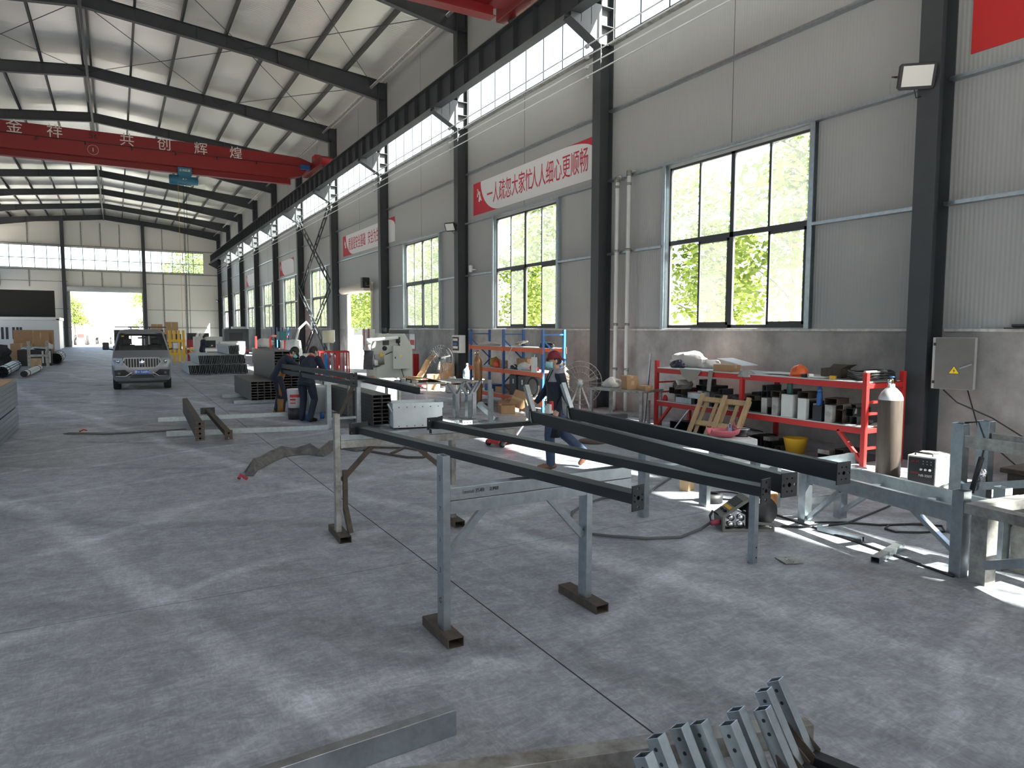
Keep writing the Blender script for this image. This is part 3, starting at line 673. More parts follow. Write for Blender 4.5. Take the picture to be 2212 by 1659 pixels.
foot(-.22, .28, .02, t); foot(-.2, .2, 1.18, t)
MB().rtube((.03, 0, .905), (1.9, 0, .905), .08, .07, .004).build('cross_beam', 'galv_old', t, .004)
MB().rtube((.03, 0, .967), (.72, 0, .967), .08, .05, .004).rtube((.95, .02, .967), (1.30, .02, .967), .08, .05, .004).build('cross_beam', 'galv', t, .004, label='pale galvanized upper pieces of the cross beam')
for p, q in (((.04, 0, .55), (.34, 0, .86)), ((.75, 0, .86), (1.14, 0, .52))): MB().rtube(p, q, .045, .03, .003, up=(0, 1, 0)).build('knee_brace', 'rust', t)
tag(MB().rtube((3.0, 6.55, .967), (5.2, 6.42, .99), .08, .05, .004).build('square_tube', 'black'), 'loose black tube lying along the rusty trestle top behind the walking worker', 'tube')
t = thing('steel_trestle', 'low galvanized trestle on the right below the taller two black tubes', 'trestle', (5.02, 5.68, 0), 0, 'welding trestles under the black tubes')
for x, z in ((-.16, .80), (.74, .50), (1.42, .46)):
    MB().rtube((x, 0 if x < 1 else -.4, 0), (x, 0 if x < 1 else -.4, z), .06, .12, .004, up=(0, 1, 0)).build('leg', 'galv', t, .004)
MB().rtube((-.13, 0, .50), (.71, 0, .50), .1, .06, .004).build('cross_beam', 'galv', t, .004)
MB().rtube((.77, -.02, .47), (1.42, -.34, .47), .06, .05).build('cross_beam', 'galv', t)

def plate(mb, c, w, h, d, holes):                      # upright plate with see-through holes made of quads ring by ring
    pass
def holed_plate(name, par, loc, w, h, t, holes, m):
    """plate in the local XZ plane with real round holes, built by filling between the outline and the hole loops"""
    bm = bmesh.new(); edges = []
    def loop(pts):
        vs = [bm.verts.new((x, 0, z)) for x, z in pts]; return [bm.edges.new((vs[i], vs[(i+1) % len(vs)])) for i in range(len(vs))]
    edges += loop([(-w/2, -h/2), (w/2, -h/2), (w/2, h/2), (-w/2, h/2)])
    for x, z, r in holes: edges += loop([(x+r*math.cos(2*math.pi*i/12), z+r*math.sin(2*math.pi*i/12)) for i in range(12)])
    bmesh.ops.triangle_fill(bm, use_beauty=True, edges=edges)
    g = bmesh.ops.extrude_face_region(bm, geom=bm.faces[:]); bmesh.ops.translate(bm, vec=(0, t, 0), verts=[v for v in g['geom'] if isinstance(v, bmesh.types.BMVert)])
    bmesh.ops.recalc_face_normals(bm, faces=bm.faces)
    me = bpy.data.meshes.new(name); bm.to_mesh(me); bm.free(); me.materials.append(M[m])
    o = bpy.data.objects.new(name, me); C.objects.link(o); o.parent = par; o.location = loc; return o
HOLES = lambda h: [(0, 0, .013), (0, h*.36, .009), (0, -h*.36, .009), (-.033, .017, .006), (-.033, -.017, .006), (.033, .017, .006), (.033, -.017, .006)]
def black_tube(near, far, w, h, label, tall, arm):
    near = V(near); far = V(far); d = far-near; L = V((d.x, d.y, 0)).length; rz = math.atan2(-d.x, d.y)
    t = thing('square_tube_post', label, 'tube', (near.x, near.y, 1.0), rz, 'black square tubes lying across the trestles', rot=(math.atan2(d.z, L), 0, rz))
    MB().rtube((0, 0, h/2), (0, L, h/2), w, h, .005).build('tube', 'black', t, .004)
    ph = .15 if not tall else .15; pw = .10 if not tall else .125
    hs = HOLES(ph) if not tall else [(0, 0, .014), (-.045, 0, .010), (.045, 0, .010), (-.02, .04, .006), (.02, .04, .006), (-.02, -.04, .006), (.02, -.04, .006)]
    holed_plate('end_plate', t, (0, -.008, h/2), pw, ph, .008, hs, 'black')
    if arm:
        c = MB().rtube((0, L+.0, h*.9), (0, L+.19, h+.26), .055, .05, .004, up=(-1, 0, 0)); c.build('sloping_arm', 'galv', t)
        MB().prism([(-.045, L-.05, 0), (-.045, L+.10, h*.4), (-.045, L+.14, h+.12), (-.045, L+.0, h)], (.006, 0, 0)).build('gusset_plate', 'galv_old', t)
        MB().b2((-.05, L, -.01), (.05, L+.008, h+.02)).build('end_plate', 'black', t)
    else:
        holed_plate('bracket_plate', t, (-.055, L+.01, h/2+.005), .11, .125, .006, [(-.03, .03, .006), (-.03, -.03, .006)], 'black')
        MB().bar((.0, L+.012, h/2+.005), (.13, L+.10, h/2+.005), .006, .12).build('bracket_plate', 'black', t)
    return t
black_tube((2.59, 3.08, 1), (2.02, 6.51, 1), .10, .062, 'leftmost black tube across both trestles, end plate nearest the nearest trestle', False, False)
black_tube((3.38, 2.84, 1), (2.84, 6.55, 1), .10, .062, 'second black tube from the left, flat with far bracket plates by the white box', False, False)
black_tube((3.54, 2.80, 1), (3.91, 6.40, 1), .065, .118, 'third black tube, taller, with a sloping arm in front of the walking worker', True, True)
black_tube((4.15, 2.86, 1), (4.45, 6.47, 1), .065, .118, 'rightmost black tube reaching the galvanized bench with an arm at its far end', True, True)
p = thing('galvanized_post', 'upright galvanized post with bolt holes under the end of second black tube', 'post', (4.70, 4.06, 0), R(8))
MB().rtube((0, 0, 0), (0, 0, .93), .06, .06, .004, up=(0, 1, 0)).build('tube', 'galv', p, .004)
h = MB()
for z in (.05, .14, .82): h.lathe([(.008, 0), (.008, .002)], (.008, -.0315, z), 10, 'Y')
h.build('bolt_hole', 'dark', p)
# black angle clamp holding red tool at the third tube's end
t = thing('angle_grinder', 'small red and grey tool standing on the third black tube by the worker', 'tool', tuple(V((3.93, 6.12, 1.12))), R(20))
MB().b2((-.035, -.035, 0), (.035, .035, .10)).build('grey_body', 'lgrey', t, .006); MB().b2((.0, -.036, .03), (.037, .0, .13)).build('red_body', 'redbright', t, .005)
MB().tube([(-.05, 0, .09), (-.03, .02, .15), (.02, .03, .16), (.05, .02, .11)], .006, 6).build('cord', 'dark', t)

# foreground posts with sloping arms, lying at the bottom edge
AR = ((1665, 1466), (1640, 1488), (1637, 1528), (1580, 1530), (1563, 1560), (1500, 1558), (1457, 1566), (1407, 1588), (1380, 1628))
proto = None
nm = ['first', 'second', 'third', 'fourth', 'fifth', 'sixth', 'seventh', 'eighth', 'ninth']
for i, (px, py) in enumerate(AR):
    g = G(px+8, py, .46); root = (g.x+.05, g.y-.17, .105)
    lb = 'black post with sloping galvanized arm at the bottom edge, %s from the right' % nm[i]
    if proto is None:
        t = thing('armed_post', lb, 'post', root, R(17), 'armed posts lying at the bottom edge of the view')
        MB().rtube((0, .05, .045), (0, -1.5, .045), .062, .09, .005).build('tube', 'black', t, .004)
        c = MB().rtube((0, .02, .06), (0, .175, .355), .06, .055, .004, up=(-1, 0, 0)); a = c.build('sloping_arm', 'galv', t, .002)
        hb = MB()
        for q in (.72, .88): c0 = V((0, .02+.155*q, .06+.295*q)); hb.tube([c0+V((-.0285, -.002, 0)), c0+V((-.0265, -.002, 0))], .008, 10)
        hb.build('bolt_hole', 'dark', a)
        MB().prism([(-.034, .0, 0), (-.034, .06, .05), (-.034, .10, .2), (-.034, -.02, .10)], (.005, 0, 0)).prism([(.029, .0, 0), (.029, .06, .05), (.029, .10, .2), (.029, -.02, .10)], (.005, 0, 0)).build('gusset_plate', 'rust', t)
        proto = t
    else: dup(proto, root, R(17), lb)
def gbox(name, p, q, w, h, m, label, cat, **k): return tag(MB().rtube(p, q, w, h, .005).build(name, m, bevel=.004), label, cat, **k)
gbox('sleeper_beam', (2.88, 2.12, .05), (.9, 2.72, .05), .10, .10, 'galv_old', 'pale galvanized beam on the floor behind the sloping arms', 'beam')
gbox('sleeper_beam', (3.2, 1.15, .05), (.6, 1.5, .05), .10, .10, 'galv_old', 'galvanized beam below the frame carrying the armed posts', 'beam')
gbox('rectangular_tube', (1.39, 3.02, .066), (-1.6, 2.86, .066), .06, .13, 'galv', 'large galvanized tube lying on the floor at the bottom left of centre', 'tube')

# ---------------------------------------------------------------- right hand bench, table and frame
t = thing('galvanized_bench', 'long galvanized bench with two rails and diagonal braces on the right', 'bench', (6.08, 3.86, 0), R(-9.5))
for x in (-.02, .46): MB().rtube((x, -.82, .50), (x, .86, .50), .05, .14, .004).build('rail', 'galv', t, .004)
for y in (-.3, .3): MB().rtube((0, y, .46), (.44, y, .46), .05, .05).build('cross_rail', 'galv', t)
for x, y, z in ((-.02, -.86, .71), (.46, -.86, .70), (-.02, .84, .55), (.46, .84, .43)): MB().rtube((x, y, 0), (x, y, z), .09, .10, .004, up=(0, 1, 0)).build('leg', 'galv', t, .005)
for p, q in (((-.02, -.81, .20), (-.02, -.42, .45)), ((-.02, .79, .05), (-.02, .38, .43)), ((.46, .79, .1), (.46, .35, .43))): MB().rtube(p, q, .04, .05, .003, up=(1, 0, 0)).build('diagonal_brace', 'galv', t)
MB().rtube((-.02, .84, .22), (.46, .84, .22), .05, .06).build('stretcher', 'galv', t)
t = thing('angle_pieces', '', 'steel piece', (6.35, 4.55, .572), R(-9)); bpy.data.objects.remove(t)
tag(MB().bar((6.1, 4.62, .58), (6.72, 4.42, .58), .16, .012).bar((6.1, 4.7, .60), (6.72, 4.5, .66), .008, .12).build('angle_steel', 'galv'), 'galvanized angle piece lying on the far end of the bench', 'steel piece')
for i, (x, y, z, s) in enumerate(((6.05, 4.55, .585, .05), (6.2, 4.62, .586, .06))): tag(MB().box((x, y, z), (s*1.6, s, s*1.3), (0, 0, .4+i)).rtube((x, y, z+.03), (x+.05, y, z+.08), .04, .04).build('bracket', 'galv'), ['small bracket on the bench end, left of the other', 'small bracket on the bench end, right of the other'][i], 'bracket')
t = thing('steel_table', 'thick-legged galvanized table frame at the right edge', 'table', (5.86, 2.86, 0), R(-6))
def post(x, y, z, w=.13): MB().rtube((x, y, 0), (x, y, z), w, w, .006, up=(0, 1, 0)).build('leg', 'galv_old', t, .008)
post(.06, -.02, .56); post(.62, 0, .56); post(.06, -1.3, .56); post(.62, -1.3, .56)
for p, q in (((-.02, .06, .60), (-.02, -1.4, .60)), ((.68, .06, .60), (.68, -1.4, .60))): MB().rtube(p, q, .12, .08, .005).build('frame_rail', 'galv_old', t, .004)
for y in (.01, -.5, -1.3): MB().rtube((.04, y, .60), (.62, y, .60), .12, .08, .005).build('frame_rail', 'galv_old', t, .004)
MB().rtube((.0, -.08, .17), (.0, -.95, .50), .05, .07).build('diagonal_brace', 'galv', t)
t = thing('post_frame', 'pale galvanized frame with two tall posts behind the table', 'frame', (7.14, 3.68, 0), R(-6))
for x, y, z in ((0, 0, 1.10), (.42, .02, 1.10), (0, -1.5, 1.1), (.42, -1.5, 1.1)): MB().rtube((x, y, 0), (x, y, z), .10, .12, .005, up=(0, 1, 0)).build('post', 'galv', t, .005)
for x in (.0, .42): MB().rtube((x, -.05, .93), (x, -1.5, .93), .05, .11).build('rail', 'galv_old', t, .004)
MB().rtube((0, -.06, .48), (0, -1.2, .78), .05, .07).build('diagonal_brace', 'galv', t)
MB().rtube((.0, .02, .45), (.42, .02, .45), .06, .08).build('cross_rail', 'galv', t)
tag(MB().tube([(7.17, 3.66, 1.105), (7.2, 3.55, 1.125), (7.18, 3.47, .95), (7.1, 3.47, .7), (7.06, 3.5, .45)], .009, 6).build('welding_cable', 'dark'), 'thin black cable looped over the tall frame post', 'cable')
t = thing('welding_torch', 'black welding torch hanging on the tall frame post', 'torch', (7.08, 3.49, .62), rot=(.3, -.2, 0))
MB().tube([(0, 0, .2), (0, 0, -.15)], [.025, .02], 10).build('handle', 'dark', t); MB().tube([(0, 0, -.15), (.02, -.03, -.27)], .012, 8).build('nozzle', 'chrome', t)
tag(MB().lathe([(.05, 0), (.05, .10), (.03, .14)], (7.45, 3.62, .49), 14).build('steel_flask', 'chrome'), 'small shiny flask standing on the tall frame cross rail', 'flask')
tag(MB().b2((7.9, 2.2, 0), (8.6, 3.6, .55)).b2((7.85, 2.15, .55), (8.65, 3.65, .6)).build('rusty_bin', 'rust', bevel=.01), 'rusty brown steel bin behind the tall post frame at the right edge', 'bin')
# floor pieces
gbox('square_tube', G(1768, 1140, .03), G(1865, 1165, .03), .05, .05, 'galv', 'thin square tube lying across the sunlit strip of floor', 'tube')
gbox('short_tube', G(1890, 1210, .03), G(1945, 1178, .03), .075, .055, 'galv', 'short hollow tube lying in the sun strip near the bench leg', 'tube')
g = G(1705, 1212); hp = holed_plate('base_plate', None, (g.x, g.y, .02), .17, .17, .008, HOLES(.17), 'galv_old'); hp.rotation_euler = (R(-90), 0, R(-20)); hp.location.z = .012
tag(hp, 'square drilled steel plate lying on the floor beside the upright post', 'plate')
tag(MB().tube([G(1580, 1080, .01), G(1850, 1170, .01), G(2060, 1245, .01)], .012, 8).build('steel_rod', 'dark'), 'long dark rod lying along the sunlit floor strip', 'rod')
# wire feeder with spool
gm = mat('feeder_grey_paint', (.16, .16, .145), .45)
t = thing('wire_feeder', 'grey wire feeder with open side and black spool under the tubes', 'wire feeder', (5.17, 4.85, 0), R(-28))
def ringpanel(mb, y, outer, holes, th):
    pass
side = [(0, .02), (.03, 0), (.50, 0), (.52, .03), (.52, .07), (.36, .09), (.31, .14), (.30, .30), (.26, .34), (.10, .22), (.0, .14)]
b = MB()
b.prism([(x, .24, z) for x, z in side], (0, .015, 0))
b.b2((0, 0, 0), (.52, .25, .02)); b.prism([(0, 0, .02), (0, 0, .14), (0, .25, .14), (0, .25, .02)], (.012, 0, 0))
b.prism([(.0, 0, .14), (.10, 0, .22), (.26, 0, .34), (.26, 0, .325), (.10, 0, .205), (.01, 0, .13)], (0, .25, 0)); b.b2((.255, 0, .31), (.30, .25, .34)); b.b2((.29, 0, .02), (.305, .25, .32)).build('housing', gm, t, .006)
fr = MB()      # front side frame with two openings
def pbar(p, q, w=.028): fr.bar((p[0], 0, p[1]), (q[0], 0, q[1]), .022, w, (0, 1, 0)) if 0 else fr.bar((p[0], 0, p[1]), (q[0], 0, q[1]), w, .022, (0, 1, 0))
for p, q in (((.0, .012), (.52, .012)), ((.012, .0), (.012, .15)), ((.0, .14), (.11, .225)), ((.1, .215), (.27, .33)), ((.25, .33), (.31, .33)), ((.295, .34), (.295, .0)), ((.30, .12), (.37, .08)), ((.36, .082), (.52, .07)), ((.51, .0), (.51, .08))): pbar(p, q)
fr.build('side_frame', gm, t, .005)
dr = MB()
for x, z in ((.10, .06), (.20, .06), (.10, .13), (.20, .13)): dr.lathe([(.0, -.0), (.032, 0), (.032, -.03), (.0, -.03)], (x, .06, z), 14, 'Y')
dr.b2((.05, .07, .03), (.26, .12, .20)); dr.tube([(.06, .05, .17), (.15, .03, .22), (.25, .05, .17)], .015, 8); dr.build('drive_rollers', 'chrome', t)
MB().lathe([(.03, -.06), (.155, -.06), (.155, -.05), (.05, -.045), (.05, .045), (.155, .05), (.155, .06), (.03, .06)], (.42, .12, .19), 28, 'Y').build('wire_spool', 'dark', t)
MB().b2((.36, .055, .27), (.45, .058, .32)).build('spool_label', 'white', t)
MB().prism([(.13, .03, .243), (.21, .03, .303), (.21, .22, .303), (.13, .22, .243)], (-.004, 0, .006)).build('display_panel', 'dark', t); MB().prism([(.08, .03, .208), (.11, .03, .23), (.11, .22, .23), (.08, .22, .208)], (-.004, 0, .006)).build('yellow_label', 'yellow', t)
for y in (.07, .16): MB().lathe([(.018, 0), (.014, .03)], (.045, y, .185), 12).build('knob', 'dark', t)
MB().tube([(.02, .08, .08), (-.06, .06, .08), (-.10, .05, .07)], [.03, .028, .022], 10).build('torch_connector', mat('magenta_plug', (.32, .05, .09), .5), t)
for s in (0, .03): MB().tube([(.02, .15+s, .12), (-.05, .14+s, .17), (-.09, .1+s, .13), (-.09, .07, .08)], .008, 6).build('signal_lead', 'dark', t)
q = [G(1540, 1125, .06)]+[G(*p, .02) for p in ((1515, 1142), (1470, 1160), (1400, 1163), (1320, 1158), (1262, 1152), (1232, 1130), (1236, 1106), (1265, 1088), (1300, 1076), (1370, 1072), (1400, 1066), (1420, 1050), (1450, 1030), (1480, 1012))]
tag(MB().tube(q, .014, 8).build('torch_hose', mat('grey_hose', (.09, .095, .10), .6)), 'grey torch hose curving over the floor from the wire feeder', 'hose')
for j, (lab, pts) in enumerate((('pair cable running from the feeder spool towards the welder', ((1640, 1135), (1700, 1137), (1760, 1138), (1830, 1130), (1875, 1112), (1915, 1096), (1945, 1080))), ('black cable loop lying under the bench', ((1760, 1128), (1820, 1128), (1900, 1134), (1975, 1132), (2035, 1136), (2040, 1148), (1990, 1150), (1935, 1149), (1912, 1142), (1920, 1134), (1990, 1131))))):
    tag(MB().tube([G(*p, .012) for p in pts], .011, 6).build('cable', 'dark'), lab, 'cable')
# objects on the floor beyond the tubes
g = G(1660, 1107); t = thing('paint_tin', 'orange and brown printed tin standing on the floor behind the feeder', 'tin', (g.x, g.y, 0)); MB().lathe([(.085, 0), (.09, .01), (.09, .22), (.08, .23)], (0, 0, 0), 20).build('can', mat('printed_tin', (.45, .20, .06), .4, .2, noise=(9, 1), dark=(.12, .05, .02)), t); MB().lathe([(.078, .225), (.078, .235), (0, .235)], (0, 0, 0), 20).build('lid', 'lgrey', t)
g = G(1538, 1084); tag(MB().lathe([(.06, 0), (.12, 0), (.12, .10), (.06, .10), (.06, 0)], (g.x, g.y, 0), 24, caps=False).build('wire_coil', 'dark'), 'black wire roll on the floor behind the sunlit trestle leg', 'roll')
g = G(1545, 1076); tag(MB().tube([(g.x+.18+.2*math.cos(a*.5), g.y+.2*math.sin(a*.5), .012) for a in range(14)], .008, 6).build('wire_loop', 'dark'), 'thin wire loop lying beside the black roll', 'wire')
g = G(1484, 1058); tag(MB().box((g.x, g.y, .085), (.2, .12, .17), (0, 0, .4)).build('wood_block', 'wood', bevel=.004), 'wooden block on the floor left of the sunlit trestle leg', 'block')
g = G(1280, 955); tag(MB().lathe([(0, 0), (.26, 0), (.26, .03), (0, .03)], (g.x, g.y, 0), 32).build('round_plate', 'rust'), 'round dark steel disc lying on the floor behind the worker', 'disc')
# rusty wire frame and webbing slings on the floor
f = MB(); P = [G(*p, .015) for p in ((788, 973), (880, 988), (915, 988), (920, 975), (880, 968), (795, 966))]
for i in range(6): f.bar(P[i], P[(i+1) % 6], .05, .03)
f.bar(G(845, 980, .015), G(875, 966, .015), .05, .03); tag(f.build('flat_bar_frame', 'rust'), 'rusty flat bar frame lying on the floor behind the rusty trestle', 'frame')
M['web'] = mat('dusty_webbing', (.14, .135, .13), .9, noise=(9, .8), dark=(.06, .058, .056))
def strap(pts, w, lab, tw=0):
    o = MB(); pts = [V(p) for p in pts]; vs = []
    for i, p in enumerate(pts):
        d = (pts[min(i+1, len(pts)-1)]-pts[max(i-1, 0)]); d.z = 0; n = V((-d.y, d.x, 0)).normalized()
        a = tw*math.sin(i*1.3); nn = n*math.cos(a)+V((0, 0, 1))*abs(math.sin(a))
        z = V((0, 0, .008+abs(math.sin(a))*w*.5)); vs += [p-nn*w/2+z, p+nn*w/2+z, p+nn*w/2+z+V((0, 0, .008)), p-nn*w/2+z+V((0, 0, .008))]
    f = [(i*4+j, i*4+(j+1) % 4, i*4+4+(j+1) % 4, i*4+4+j) for i in range(len(pts)-1) for j in range(4)]+[(0, 1, 2, 3), tuple(range(len(vs)-4, len(vs)))]
    return o.add(vs, f).build('sling', 'web')
t = thing('lifting_sling', 'grey crumpled webbing sling with red hook left of the rusty trestle', 'sling', (0, 0, 0))
for off in (0, .12):
    s = strap([G(x, y+off*60-4, 0) for x, y in ((538, 1026), (552, 1014), (570, 1003), (590, 993), (612, 985), (640, 979), (668, 980), (694, 983), (716, 972), (742, 968), (770, 972), (800, 968))], .13, '', 1.2); s.name = 'webbing'; s.parent = t
MB().tube([G(516, 1034, .03), G(520, 1026, .07), G(527, 1030, .05), G(533, 1034, .03)], .022, 8).build('red_hook', mat('hook_red', (.35, .03, .05), .5), t)
t = thing('lifting_sling', 'flat grey webbing sling with red tag stretched towards the stacked rails', 'sling', (0, 0, 0))
s = strap([G(x, y, 0) for x, y in ((142, 937), (190, 937), (235, 938), (290, 935), (350, 932), (402, 928))], .16, '', 0); s.name = 'webbing'; s.parent = t
MB().tube([G(172, 932, .03), G(180, 928, .05), G(188, 930, .03)], .015, 6).build('red_tag', 'redbright', t)
# ---------------------------------------------------------------- things along the right wall
def lump(name, m, loc, size, seed, par=None, flat=.0, n=24, k=14):
    """a crumpled heap: squashed ball with folds"""
    rnd = random.Random(seed); ph = [rnd.uniform(0, 6.3) for _ in range(8)]; b = MB().ball((0, 0, 0), 1, n, k)
    for i, p in enumerate(b.v):
        a = math.atan2(p.y, p.x); r = 1+.22*math.sin(3*a+ph[0]+p.z*2)+.12*math.sin(7*a+ph[1]+4*p.z)+.10*math.sin(5*p.z*3+ph[2]+2*a)
        z = max(p.z, -.55)+.18*math.sin(5*p.x+ph[3])*math.cos(4*p.y+ph[4])*(p.z > -.3)
        b.v[i] = V((p.x*r*size[0], p.y*r*size[1], (z+.55)*size[2]/1.55))
    o = b.build(name, m, par); o.location = loc; return o
def carton(loc, d, rz, label, group=None, m='card', open_=False, name='cardboard_box', cat='box', rot=None):
    t = thing(name, label, cat, loc, rz, group, rot=rot); x, y, z = d[0]/2, d[1]/2, d[2]
    if open_:
        b = MB()
        for a, c in (((-x, -y, 0), (x, -y+.006, z)), ((-x, y-.006, 0), (x, y, z)), ((-x, -y, 0), (-x+.006, y, z)), ((x-.006, -y, 0), (x, y, z)), ((-x, -y, 0), (x, y, .006))): b.b2(a, c)
        b.build('body', m, t)
        f = MB(); f.prism([(-x, -y, z), (x, -y, z), (x, -y-.1, z+.06), (-x, -y-.1, z+.06)], (0, 0, .005)); f.prism([(x, -y, z), (x, y, z), (x+.1, y, z+.05), (x+.1, -y, z+.05)], (0, 0, .005))
        f.build('flap', m, t)
    else:
        MB().b2((-x, -y, 0), (x, y, z)).build('body', m, t, .004)
        MB().b2((-.03, -y-.001, z*.55), (.03, y+.001, z+.001)).build('tape', mat('packing_tape', (.5, .36, .2), .35) if 'packing_tape' not in bpy.data.materials else bpy.data.materials['packing_tape'], t)
    return t
# red workshop shelf
SX, SY0, SY1, SB = 9.45, 6.2, 10.7, 10.35
t = thing('red_shelf', 'long red steel shelf full of offcuts below the big window', 'shelf', (SX, SY0, 0))
L = SY1-SY0
for x in (0, SB-SX):
    for y in (0, 2.3, L): MB().bar((x, y, 0), (x, y, 1.39 if y != 2.3 else 1.24), .07, .07, (1, 0, 0)).build('post', 'redbright', t, .004)
for z in (1.19, .53, .12):
    b = MB()
    for x in (0, SB-SX): b.bar((x, 0, z), (x, L, z), .05, .09) if z > .2 else None
    for y in (0, 2.3, L): b.bar((0, y, z), (SB-SX, y, z), .05, .07) if z > .2 else None
    if z > .2: b.build('beam', 'redbright', t, .003); MB().b2((-.02, .02, z+.045), (SB-SX+.02, L-.02, z+.06)).build('shelf_board', 'lgrey', t)
for z in (.27, .78, .95): MB().bar((0, 0, z), (SB-SX, 0, z), .04, .035).build('end_rung', 'redbright', t)
for z in (.75, .95): MB().bar((0, L, z), (SB-SX, L, z), .04, .03).build('end_rung', 'redbright', t)
for y0, y1 in ((.0, .42), (L, L-.42)): MB().bar((0, y0, .05), (0, y1, .50), .05, .05, (1, 0, 0)).build('diagonal_brace', 'redbright', t)
# its middle level: offcuts of steel tube
TOP1, TOP2 = .592, 1.252
rnd = random.Random(21); OFF = 'steel offcuts on the red shelf'
def offcut(loc, L_, w, h, rz, m, label, up=False):
    t = MB()
    if up: t.rtube((0, 0, 0), (0, 0, L_), w, h, .005, up=(0, 1, 0))
    else: t.rtube((0, -L_/2, h/2), (0, L_/2, h/2), w, h, .005)
    o = t.build('tube_offcut', m); o.location = loc; o.rotation_euler = (0, 0, rz); tag(o, label, 'offcut', OFF); return o
k = 0; y = 10.42
ups = {2: 'galv', 9: 'white', 10: 'white', 13: 'white'}
row = []
while y > 6.5:
    w = rnd.choice((.12, .15, .2, .24)); h = rnd.choice((.12, .15, .2)); row.append((y, w, h)); y -= w+rnd.uniform(.03, .07)
for i, (y, w, h) in enumerate(row):
    m = rnd.choice(('black', 'black', 'rust', 'galv_old', 'steel')); wh = i in (3, 4, 9, 11, 14)
    lab = 'offcut on the red shelf middle level, bottom layer, %s from left end' % NTH[i]
    if wh: offcut((9.62, y-w/2, TOP1), .26, w, .12, 0, ('lgrey' if i % 2 else 'galv_old'), 'upright pale '+lab, True); hh = .27
    else: offcut((9.80+rnd.uniform(-.05, .1), y-w/2, TOP1), rnd.uniform(.35, .6), w, h, R(90)+rnd.uniform(-.1, .1), m, lab); hh = h+.003
    if i % 4 != 2:
        h2 = rnd.choice((.08, .10, .12)); w2 = min(w, .2); lab = lab.replace('bottom', 'second')
        offcut((9.72, y-w/2, TOP1+hh+.002), rnd.uniform(.3, .5), w2, h2, R(90)+rnd.uniform(-.08, .08), rnd.choice(('black', 'rust', 'galv_old')), lab)
        if i % 3 != 1: offcut((9.74, y-w/2, TOP1+hh+h2+.006), rnd.uniform(.2, .4), w2*.7, rnd.choice((.05, .08, .1)), R(90)+rnd.uniform(-.1, .1), 'steel', lab.replace('second', 'third'))
for i, (y, s) in enumerate(((10.05, 0), (9.75, 1))):
    tag(MB().box((9.56, y-.1, TOP1+.055+.115*i), (.2, .42-.05*i, .11), (0, 0, 0)).build('galvanized_block', 'galv', bevel=.004), ['lower', 'upper'][i]+' of two pale galvanized blocks stacked at the shelf front', 'block')
o = MB().rtube((0, -.02, 0), (0, .32, 0), .13, .13, .006).build('diamond_tube', 'galv_old'); place(o, (9.55, 9.86, TOP1+.37), 0, (0, R(45), R(75))); tag(o, 'square tube turned on its corner lying over the two galvanized blocks', 'tube')
def bottle(loc, s, m, cap, label):
    t = thing('drink_bottle', label, 'bottle', loc, 0, 'drink bottles on the red shelf')
    MB().lathe([(.036*s, 0), (.04*s, .01), (.04*s, .15*s), (.03*s, .18*s), (.03*s, .2*s)], (0, 0, 0), 16).build('body', m, t)
    MB().lathe([(.034*s, .2*s), (.034*s, .235*s), (.02*s, .245*s), (.02*s, .27*s), (0, .275*s)], (0, 0, 0), 16).build('cap', cap, t)
bottle((9.50, 7.55, TOP1+.37), 1.15, 'green', 'orange', 'dark green drink bottle with orange cap on the red shelf')
bottle((9.48, 6.98, TOP1+.24), 1.1, 'blue', 'blue', 'blue drink bottle standing on offcuts on the red shelf')
for y, z in ((7.55, TOP1+.27), (6.98, TOP1+.14)): pass
tag(MB().b2((9.44, 7.44, TOP1), (9.60, 7.66, TOP1+.368)).build('tube_stub', 'lgrey'), 'upright pale tube stub carrying the green bottle', 'offcut')
tag(MB().b2((9.43, 6.90, TOP1), (9.56, 7.06, TOP1+.238)).build('tube_stub', 'black'), 'upright black tube stub carrying the blue bottle', 'offcut')
tag(MB().lathe([(.05, 0), (.055, .04), (.03, .10), (0, .12)], (9.52, 10.52, TOP1), 14).build('red_cone', 'redbright'), 'small red plastic cone at the left end of the shelf middle level', 'cone')
tag(MB().tube([(9.75, 6.42+.14*math.cos(a*.4)+.03*math.sin(a*1.7), TOP1+.03+.07*abs(math.sin(a*.4))) for a in range(24)], .035, 7).build('dark_hose', 'dark'), 'dark hose bundle at the right end of the shelf middle level', 'hose')
for i, (y, w, hh) in enumerate(((7.78, .12, .30), (7.26, .15, .33), (6.78, .13, .27))):
    offcut((9.47, y, TOP1), hh, .08, w, 0, ('galv_old', 'lgrey', 'galv_old')[i], 'pale upright tube stub at the shelf front edge, %s of three' % NTH[i], True)
    offcut((9.62, y, TOP1+hh+.002), .34, .2, .10, R(90)+.1*(i-1), 'rust', 'dark tube lying across the %s pale upright stub on the shelf' % NTH[i])
# top level
t = lump('cloth_heap', 'cloth', (10.15, 10.5, TOP2), (.22, .40, .30), 3); tag(t, 'heap of bright crumpled cloth in the sun on the red shelf', 'cloth')
tag(lump('cloth_heap', 'cloth', (10.17, 9.98, TOP2), (.2, .22, .17), 8), 'smaller sunlit cloth heap between big heap and cardboard box', 'cloth')
tag(lump('plastic_bag', mat('glossy_black_bag', (.03, .03, .05), .25), (9.72, 10.38, TOP2), (.1, .16, .15), 4), 'glossy black plastic bag at the left end of the red shelf', 'bag')
carton((9.66, 9.06, TOP2), (.24, .42, .12), .03, 'flat cardboard box on top of the red shelf')
for i, (y, z, r_) in enumerate(((8.72, .16, .12), (7.95, .02, .0))): tag(MB().box((0, 0, 0), (.42, .62, .012)).build('sheet_board', 'white'), ['pale board lying tilted over the cardboard box', 'pale board lying flat left of the orange helmet'][i], 'board').location = (10.05 if i == 0 else 9.85, y+(.45 if i == 0 else 0), TOP2+z)
